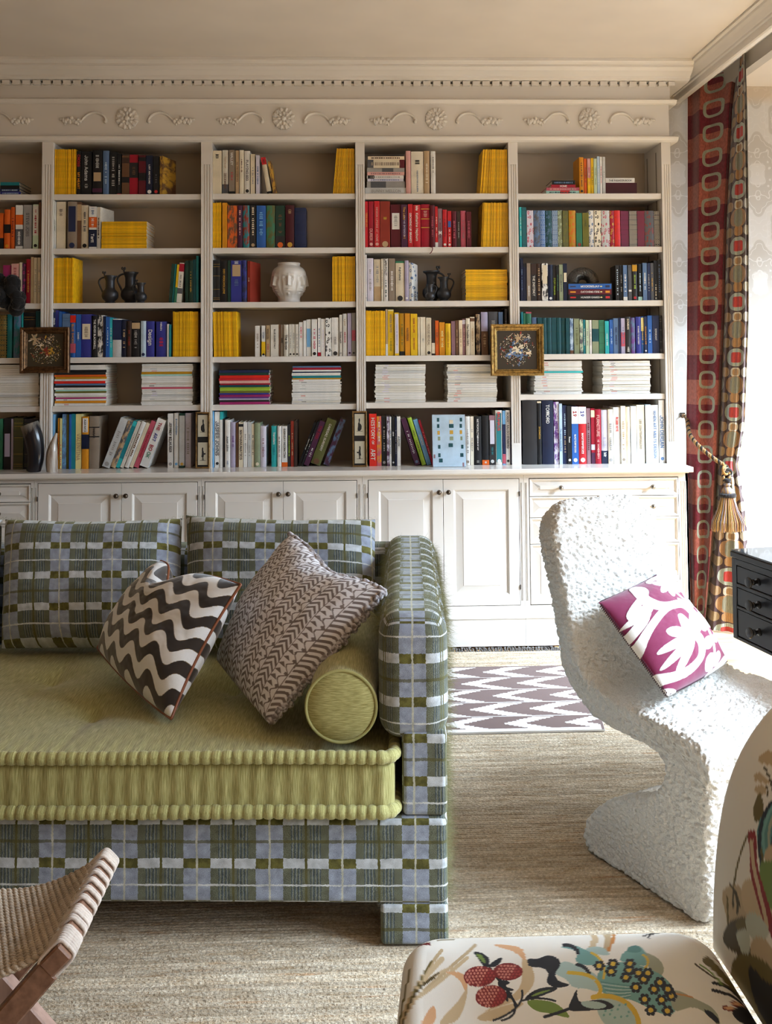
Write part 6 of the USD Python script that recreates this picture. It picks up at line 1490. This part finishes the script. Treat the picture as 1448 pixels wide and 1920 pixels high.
# ---------------------------------------------------------------- pictures hung and leaning before the uprights
def moulding(x0, x1, z0, z1, yf, prof):      # prof: (inset, y) from the outside in, mitred
    V, Fc = [], []
    for k, (a, y) in enumerate(prof): V += [(x0+a, y, z0+a), (x1-a, y, z0+a), (x1-a, y, z1-a), (x0+a, y, z1-a)]
    for k in range(len(prof)-1):
        for i in range(4): j = (i+1) % 4; a, b, c, d = 4*k+i, 4*k+j, 4*k+4+j, 4*k+4+i; Fc += [[a, b, c], [a, c, d]]
    return trimesh.Trimesh(np.array(V, float), np.array(Fc), process=False)
def gilt(nm, c, r=.35):
    g = G(); n = g.noise(g.obj(), 60.0, 4, .7); return g.done(nm, g.mix(g.grey(n, 0, 1, .35, .6), tuple(q*.35 for q in c), c), g.grey(n, .3, .55), g.bump(n, .2, .001), metallic=.75)
def flower_picture(label, x0, x1, z0, z1, frame, ground, seed, pal, big):
    t = thing('picture', label, 'picture'); yb = YU-.004
    obj('frame', moulding(x0, x1, z0, z1, 0, [(0, yb), (0, yb-.026), (.004, yb-.030), (.012, yb-.028), (.017, yb-.022), (.021, yb-.024), (.027, yb-.019), (.031, yb-.012), (.034, yb-.010), (.034, yb-.004)]), frame, t)
    obj('backing', box(x0+.002, x1-.002, yb-.003, yb-.0005, z0+.002, z1-.002), flat('frame_back', (.05, .035, .02), .8), t)
    cx, cz = (x0+x1)/2, (z0+z1)/2; w, h = (x1-x0)/2-.034, (z1-z0)/2-.034
    obj('canvas', box(cx-w, cx+w, yb-.0052, yb-.0035, cz-h, cz+h), ground, t)
    r = random.Random(seed); grp = {}
    def fleck(c, x, z, rx, rz, a, y):
        m = trimesh.creation.cylinder(1, .0010, sections=9); v = m.vertices; P_ = np.c_[v[:, 0]*rx, v[:, 2], v[:, 1]*rz]; ca, sa_ = math.cos(a), math.sin(a)
        m.vertices = np.c_[P_[:, 0]*ca-P_[:, 2]*sa_+x, P_[:, 1]+y, P_[:, 0]*sa_+P_[:, 2]*ca+z]; grp.setdefault(c, []).append(m)
    for k in range(230):
        a, q = r.uniform(0, 6.28), r.random()**.6; x, z = q*w*.88*math.cos(a), q*h*.88*math.sin(a); fleck(r.choice(pal), cx+x, cz+z, r.uniform(.0015, .0055), r.uniform(.001, .0025), r.uniform(0, 3.14), yb-.0058-r.random()*.0005)
    for c, x, z, s, n in big:
        for k in range(n*3):
            a = r.uniform(0, 6.28); q = r.random()*s; fleck(c if r.random() < .8 else r.choice(pal), cx+x*w+q*math.cos(a), cz+z*h+q*math.sin(a), s*.32, s*.14, a, yb-.0066-r.random()*.001)
    for c, ms in grp.items(): obj('painted_flowers', cat_(ms), flat('oil_'+c, hexc(PAL[c]), .4), t, kind='stuff')
flower_picture('square gilt-framed still life of flowers hung between the two-jug and curtain-end bays', .714, .992, 1.352, 1.622, gilt('gilt_frame', (.50, .30, .085)), flat('umber_ground', (.035, .026, .016), .4), 4, ['offwhite', 'tan', 'slate_blue', 'taupe', 'cream', 'brick_red', 'sage'],
    [('cream', 0, .02, .034, 9), ('slate_blue', -.28, -.2, .03, 7), ('slate_blue', .2, -.25, .028, 6), ('slate_blue', -.1, .3, .018, 4), ('tan', .12, .62, .028, 7), ('offwhite', .62, .7, .012, 4), ('peach', .62, -.12, .02, 5), ('peach', .4, .3, .014, 4), ('brick_red', -.7, .0, .013, 4), ('slate_blue', .1, -.75, .014, 3), ('slate_blue', .5, .5, .014, 3)])
flower_picture('dark wood-framed still life of flowers hung beside the three-jug bay', -1.720, -1.469, 1.383, 1.620, gilt('walnut_frame', (.17, .085, .035)), flat('umber_ground2', (.045, .034, .018), .45), 9, ['tan', 'taupe', 'cream', 'brown', 'olive', 'sage', 'gold'],
    [('brick_red', .0, -.05, .026, 8), ('gold', .3, .0, .02, 6), ('cream', -.3, .28, .016, 5), ('tan', -.6, .7, .03, 7), ('tan', .3, .75, .016, 5), ('cream', .22, .5, .013, 4), ('dark_brown', -.05, .6, .03, 6), ('cream', .1, -.38, .016, 3), ('brick_red', -.72, -.35, .012, 3)])
def silhouette(label, x0, x1, ztop, flip):
    t = thing('picture', label, 'picture', group=None); yb = YU-.004; z0 = ZC+.0006
    obj('frame', moulding(x0, x1, z0, ztop, 0, [(0, yb), (0, yb-.018), (.002, yb-.020), (.005, yb-.020), (.006, yb-.016), (.008, yb-.0165), (.0085, yb-.010)]), gilt('gilt_thin' , (.40, .24, .09)) if 'gt' not in _mats else _mats['gt'], t); _mats['gt'] = UsdShade.Material.Get(stage, '/World/Looks/gilt_thin')
    obj('mount', box(x0+.001, x1-.001, yb-.011, yb-.0008, z0+.001, ztop-.001), flat('black_mount', (.012, .012, .013), .35), t)
    w = x1-x0; cx = (x0+x1)/2; H_ = ztop-z0
    for k, (a, b) in enumerate(((.56, .95), (.06, .46))):
        px0, px1, pz0, pz1 = x0+w*.16, x1-w*.16, z0+H_*a, z0+H_*b
        o = obj('panel', box(px0, px1, yb-.0118, yb-.0108, pz0, pz1), flat('aged_card', (.54, .49, .37), .6), t)
        pw, ph = px1-px0, pz1-pz0
        if k == 0: pts = [(.45, .22), (.32, .30), (.30, .44), (.36, .52), (.46, .55), (.50, .60), (.48, .66), (.46, .72), (.50, .80), (.57, .79), (.60, .72), (.58, .66), (.60, .60), (.66, .56), (.66, .45), (.70, .30), (.68, .22)]
        else: pts = [(.42, .20), (.46, .34), (.36, .36), (.40, .48), (.42, .60), (.40, .66), (.43, .76), (.50, .79), (.55, .74), (.54, .66), (.60, .58), (.62, .52), (.80, .53), (.78, .46), (.62, .46), (.60, .38), (.56, .34), (.60, .20), (.54, .20), (.52, .32), (.50, .20)]
        P_ = [((1-x if flip else x)*pw+px0, z*ph+pz0) for x, z in pts]; m = trimesh.creation.extrude_polygon(sg.Polygon(P_).buffer(0), .0005, engine='earcut'); v = m.vertices.copy(); m.vertices = np.c_[v[:, 0], yb-.0123+v[:, 2], v[:, 1]]; m.invert()
        bs = box(px0+pw*.2, px1-pw*.2, yb-.0122, yb-.0117, pz0+ph*.195, pz0+ph*.21); obj('silhouette_figure', cat_([m, bs]), flat('cut_paper_black', (.01, .01, .011), .6), t)
silhouette('narrow gilt frame of two black silhouettes between the three-jug and face-vase bays', -.821, -.748, 1.176, False)
silhouette('narrow gilt frame of two black silhouettes between the face-vase and two-jug bays', -.012, .064, 1.174, True)

# ---------------------------------------------------------------- objects on the shelves
PEW = gilt('dark_pewter', (.085, .085, .09)); PEW = flat('aged_pewter', (.05, .05, .055), .42, metallic=.55)
def jug(label, x, bay, sh, h, hside, y=None, hs=1.0, flare=1.0):
    z = shelf_z(bay, sh); t = thing('jug', label, 'jug', (x, y or YU+.10, z), group='dark pewter jugs')
    p = [(0, 0), (.30, 0), (.31, .03), (.25, .06), (.27, .09), (.40, .17), (.455, .27), (.44, .36), (.36, .44), (.275, .50), (.25, .56), (.245, .68), (.25, .78), (.29, .86), (.33*flare, .92), (.335*flare, .955), (.30, .965), (0, .97)]
    k = h/1.0; P_ = PchipInterpolator(range(len(p)), np.array(p))(np.linspace(0, len(p)-1, 90)); obj('jug_body', lathe([(max(a, 0)*k*.62, b*k) for a, b in P_], 36), PEW, t, smooth=50)
    s = hside; obj('handle', tube(spline([(s*.16*k, 0, .90*k), (s*.28*k, 0, .885*k), (s*.38*k, 0, .78*k), (s*.36*k, 0, .64*k), (s*.265*k, 0, .43*k), (s*.245*k, 0, .37*k)], 30), .030*k, 8), PEW, t, smooth=True)
    obj('thumb_piece', cat_([tube([(s*.18*k, 0, .95*k), (s*.20*k, 0, 1.04*k)], .028*k, 8), blob((s*.17*k, 0, 1.075*k), (.036*k, .025*k, .045*k)), blob((s*.24*k, 0, 1.075*k), (.036*k, .025*k, .05*k))]), PEW, t, smooth=True)
    obj('pour_lip', trimesh.convex.convex_hull(np.array([(-s*.18*k, a*.10*k, b*k) for a, b in ((-1, .90), (1, .90), (-1, .955), (1, .955))]+[(-s*.25*k, 0, .958*k), (-s*.22*k, 0, .90*k)])), PEW, t)
xat = lambda px, py, dy=.10: onY(px, py, YU+dy)[0]
jug('middle-sized dark pewter jug standing apart from the tall and tiny ones in the three-jug bay', xat(206.5, 540), 1, 2, .155, -1)
jug('tallest dark pewter jug in the three-jug bay, behind the tiny jug', xat(244.5, 540, .14), 1, 2, .178, -1, YU+.14)
jug('tiny dark pewter jug in front of the tall one in the three-jug bay', xat(264.5, 550, .06), 1, 2, .111, -1, YU+.055)
jug('tall flared dark pewter jug at the back of the two-jug bay', xat(809.5, 540, .17), 3, 2, .178, 1, YU+.17, flare=1.25)
jug('middle-sized dark pewter jug beside the tall flared one in the two-jug bay', xat(833, 545, .10), 3, 2, .138, 1, YU+.11)
jug('small dark pewter jug standing before the tall flared one in the two-jug bay', xat(807, 550, .04), 3, 2, .092, 1, YU+.05)
# vase of faces
vx = xat(541.5, 530); vz = shelf_z(2, 2); nA, nZ = 240, 120
zn = np.linspace(0, 1, nZ); R0 = PchipInterpolator([0, .02, .08, .16, .30, .45, .62, .74, .84, .90, .925, .95, .975, 1.0], [.60, .62, .60, .64, .86, .93, .95, .93, .83, .66, .60, .60, .62, .60])(zn)
TH, ZN = np.meshgrid(np.linspace(0, 2*np.pi, nA), zn, indexing='ij'); nf = 7; ph = ((TH/(2*np.pi)*nf+.5) % 1-.5)*2*np.pi/nf*5.4    # angle from each nose
gau = lambda x, s: np.exp(-(x/s)**2)
face = .17*gau(ph, .42)*np.clip((ZN-.40)/.02, 0, 1)*np.clip((.72-ZN)/.30, 0, 1)**.8+.02*gau(ph, 1.2)*gau(ZN-.36, .1)
face += .045*gau(ph, .65)*(gau(ZN-.335, .02)+.9*gau(ZN-.29, .022))-.03*gau(ph, .8)*gau(ZN-.312, .01)+.06*gau(ph, .6)*gau(ZN-.20, .04)-.03*gau(ph, .7)*gau(ZN-.25, .02)
face += -.085*gau(np.abs(ph)-1.05, .48)*gau(ZN-.585, .045)+.05*gau(np.abs(ph)-1.1, .3)*gau(ZN-.575, .022)+.035*gau(np.abs(ph)-.95, .6)*gau(ZN-.66, .02)+.03*gau(np.abs(ph)-1.35, .45)*gau(ZN-.45, .07)-.05*gau(np.abs(ph)-2.25, .3)*gau(ZN-.42, .2)
RR = (R0[None]+face)*.098; VV = np.stack([RR*np.cos(TH-math.pi/2+.02), RR*np.sin(TH-math.pi/2+.02), ZN*.213], -1).reshape(-1, 3)
vase = thing('vase', 'white porcelain vase moulded with a ring of faces', 'vase', (vx, YU+.125, vz+.0012))
obj('vase_body', (VV, grid_faces(nA, nZ)), flat('white_porcelain', (.66, .63, .585), .28), vase, smooth=True)
obj('vase_base', trimesh.creation.cylinder(.0585, .002, sections=40), flat('white_porcelain', (.66, .63, .585), .28), vase); vb = lathe([(.0585, .2125), (.05, .2135), (.048, .19), (.06, .12), (0, .05)], 40); obj('vase_inside', vb, flat('white_porcelain', (.66, .63, .585), .28), vase, smooth=50)
# slinky
sx0, sx1, sz = xat(1079, 545, .12), xat(1110, 545, .12), ZS[4][2]; scx, srx = (sx0+sx1)/2+.008, .072
sl = thing('coil_spring', 'grey metal spring toy arched behind the three-book slipcase', 'toy', (scx, YU+.17, sz+.001)); cs = []
for k in range(46):
    a = math.pi*(.02+.96*k/45); c = np.array([-.056*math.cos(a), 0, .118+.052*math.sin(a)-.118+.0355]); b_ = np.linspace(0, 2*np.pi, 27); rad = .0335
    rd = np.array([-math.cos(a), 0, math.sin(a)]); cs.append(tube(c+np.outer(np.cos(b_)*rad, rd)+np.outer(np.sin(b_)*rad, [0, 1, 0]), .0011, 4, False))
cm_ = cat_(cs); cm_.vertices[:, 2] = np.maximum(cm_.vertices[:, 2]+.068, .0012); obj('spring_coil', cm_, flat('spring_steel', (.32, .31, .29), .35, metallic=.9), sl, kind='stuff', smooth=True)
# boxed set of three
bx0, bx1 = xat(1064.5, 545, .03), xat(1148, 545, .03); bz = shelf_z(4, 2); bh = onY(1100, 531, YU+.03)[2]-bz; by = YU+.026
sc_ = thing('slipcase', 'black open slipcase holding three books on their sides', 'slipcase', (0, by, bz))
obj('case_shell', cat_([box(bx0, bx1, .001, .15, 0, .0025), box(bx0, bx1, .001, .15, bh-.0025, bh), box(bx0, bx0+.0025, .001, .15, .0025, bh-.0025), box(bx1-.0025, bx1, .001, .15, .0025, bh-.0025), box(bx0, bx1, .1475, .15, .0025, bh-.0025)]), bmat('black'), sc_)
hh3 = (bh-.007)/3
for k, (cn, tx, dc) in enumerate((('black', 'HUNGER GAMES', 'red'), ('maroon', 'CATCHING FIRE', 'amber'), ('blue', 'MOCKINGJAY', 'navy'))):
    z0_ = bz+.0030+k*(hh3+.0004); b = thing('paperback_book', f'{("black", "maroon", "bright blue")[k]} book, {("lowest", "middle", "topmost")[k]} of three in the black slipcase', 'book', ((bx0+bx1)/2, by, z0_), group='books in the slipcase')
    w_ = bx1-bx0-.008; obj('cover', bev(-w_/2, w_/2, 0, .14, 0, hh3, .001), bmat(cn), b); m, ln = text2(tx, hh3*.42, w_*.44, True); v = m.vertices.copy(); m.vertices = np.c_[v[:, 0]-ln/2, -.0002-np.where(v[:, 2] > 0, .0004, 0), hh3*.5+v[:, 1]]; obj('lettering', m, ink('white'), b)
    obj('spine_print', kind='stuff', mat=ink(dc), parent=b, mesh=cat_([box(-w_*.46, -w_*.33, -.0005, .001, hh3*.35, hh3*.62), box(w_*.36, w_*.46, -.0005, .001, hh3*.3, hh3*.7)])); obj('spine_emblem', trimesh.convex.convex_hull(np.array([(w_*.26+a, y, hh3*.5+c) for a, c in ((-.008, 0), (0, .004), (.008, 0), (0, -.004)) for y in (-.0005, .001)])), ink('pale_yellow'), b)
# horns on the ledge
def horn(label, path, rad, mat, parts):
    t = thing('horn', label, 'horn'); c = spline(path, 60); r = PchipInterpolator(np.linspace(0, 1, len(rad)), rad)(np.linspace(0, 1, 60)); m = tube(c, r, 28); obj('horn_shell', m, mat, t, smooth=60); return t
g = G(); zz = g('separate_xyz', 'z', vector=g.pos()); xx = zz.replace('.z', '.x'); n = g.noise(g.map(g.pos(), (30, 30, 8)), 1.0, 4, .6); f = g.m('add', g.m('multiply', n, .6), g.m('multiply', g.m('subtract', zz, 1.02), 3.2)); f = g.m('subtract', f, g.m('multiply', g.m('add', xx, 1.64), 3.0))
HORND = g.done('dark_horn', g.mix(g.grey(f, 0, 1, .45, .75), (.012, .011, .014), (.36, .32, .26)), .15)
g = G(); n = g.noise(g.map(g.pos(), (40, 40, 6)), 1.0, 4, .6); HORNL = g.done('pale_horn', g.mix(g.grey(n, 0, 1, .35, .62), (.20, .13, .085), (.56, .50, .43)), .2)
HY = 5.085
horn('dark polished horn cup standing beside the pale horn on the ledge', [onY(62, 884.5, HY), onY(66, 868, HY), onY(67, 845, HY), onY(63, 820, HY), onY(55, 795, HY)], [.034, .040, .043, .046, .046], HORND, 0)
horn('pale upright horn tip standing on the ledge before the yellow books', [onY(98, 884.8, HY), onY(97, 865, HY), onY(98, 845, HY), onY(102, 825, HY), onY(106, 812, HY)], [.0275, .0295, .027, .016, .006], HORNL, 0)
# dark curly ornament hanging over the shelf in the frame-cut bay
on_ = thing('ornament', 'black curly ornament clipped over the third shelf in the frame-cut bay', 'ornament', onY(12, 548, 5.11)); r = random.Random(5); ob = []
obm = m3.Manifold.batch_boolean([m3.Manifold.sphere(r.uniform(.022, .036), 20).translate([r.uniform(-.07, .045)+(.03 if zq < 0 else 0), r.uniform(-.02, .02), zq]) for zq in np.linspace(-.09, .07, 16)], m3.OpType.Add).refine_to_length(.006).to_mesh()
ov, of = obm.vert_properties[:, :3].astype(float), obm.tri_verts; onn = vnormals(ov, of); dq, _ = cKDTree(ov[np.random.default_rng(3).choice(len(ov), len(ov)//9, replace=False)]).query(ov); ov = ov+onn*(.007*np.sqrt(np.clip(1-(dq/.012)**2, 0, 1)))[:, None]
obj('curled_mass', (ov, of), fabric('black_curls', (.012, .011, .011), .3, 300, .6), on_, smooth=True)
# facing-out booklet on the ledge
fx0, fx1 = onY(812, 850, 5.10)[0], onY(874, 850, 5.10)[0]; fh = .268; fb = thing('paperback_book', 'pale blue facing-out book printed with coloured squares on the ledge', 'book', ((fx0+fx1)/2, 5.10, ZC+.0016), (-8, 0, 0)); w_ = fx1-fx0
obj('cover', box(-w_/2, w_/2, 0, .014, 0, fh), bmat('pale_blue'), fb)
PXL = {'dark_teal': [(.18, .90, 1), (.18, .78, 1), (.58, .78, 2), (.88, .90, 1), (.87, .78, 1), (.20, .38, 1), (.20, .22, 1), (.24, .12, 1.6), (.55, .41, 1.9), (.90, .38, 1), (.88, .22, 1.4)], 'gold': [(.19, .65, 1), (.58, .66, 1.5), (.87, .66, 1)], 'sage': [(.20, .54, 1), (.58, .54, 1.5), (.88, .54, .9)], 'mauve': [(.05, .20, .7), (.92, .04, .7)], 'cream': [(.58, .86, 1.6)]}
for cn, L_ in PXL.items():
    for x, z, s in L_: obj('printed_square', box(-w_/2+w_*(x-.035*s), -w_/2+w_*(x+.035*s), -.0005, .001, fh*(z-.036), fh*(z+.036)), ink(cn), fb)
# bookmark ribbon over the shelf edge
rb_ = [onY(808, 463, YU+.012), onY(811, 464, YU+.004), onY(810.5, 470, YU+.002), onY(806, 475, YU)]
rt = thing('bookmark', 'thin maroon ribbon bookmark hanging over the red books shelf', 'bookmark'); obj('ribbon', tube(spline(rb_, 12), .0022, 5), bmat('maroon'), rt)
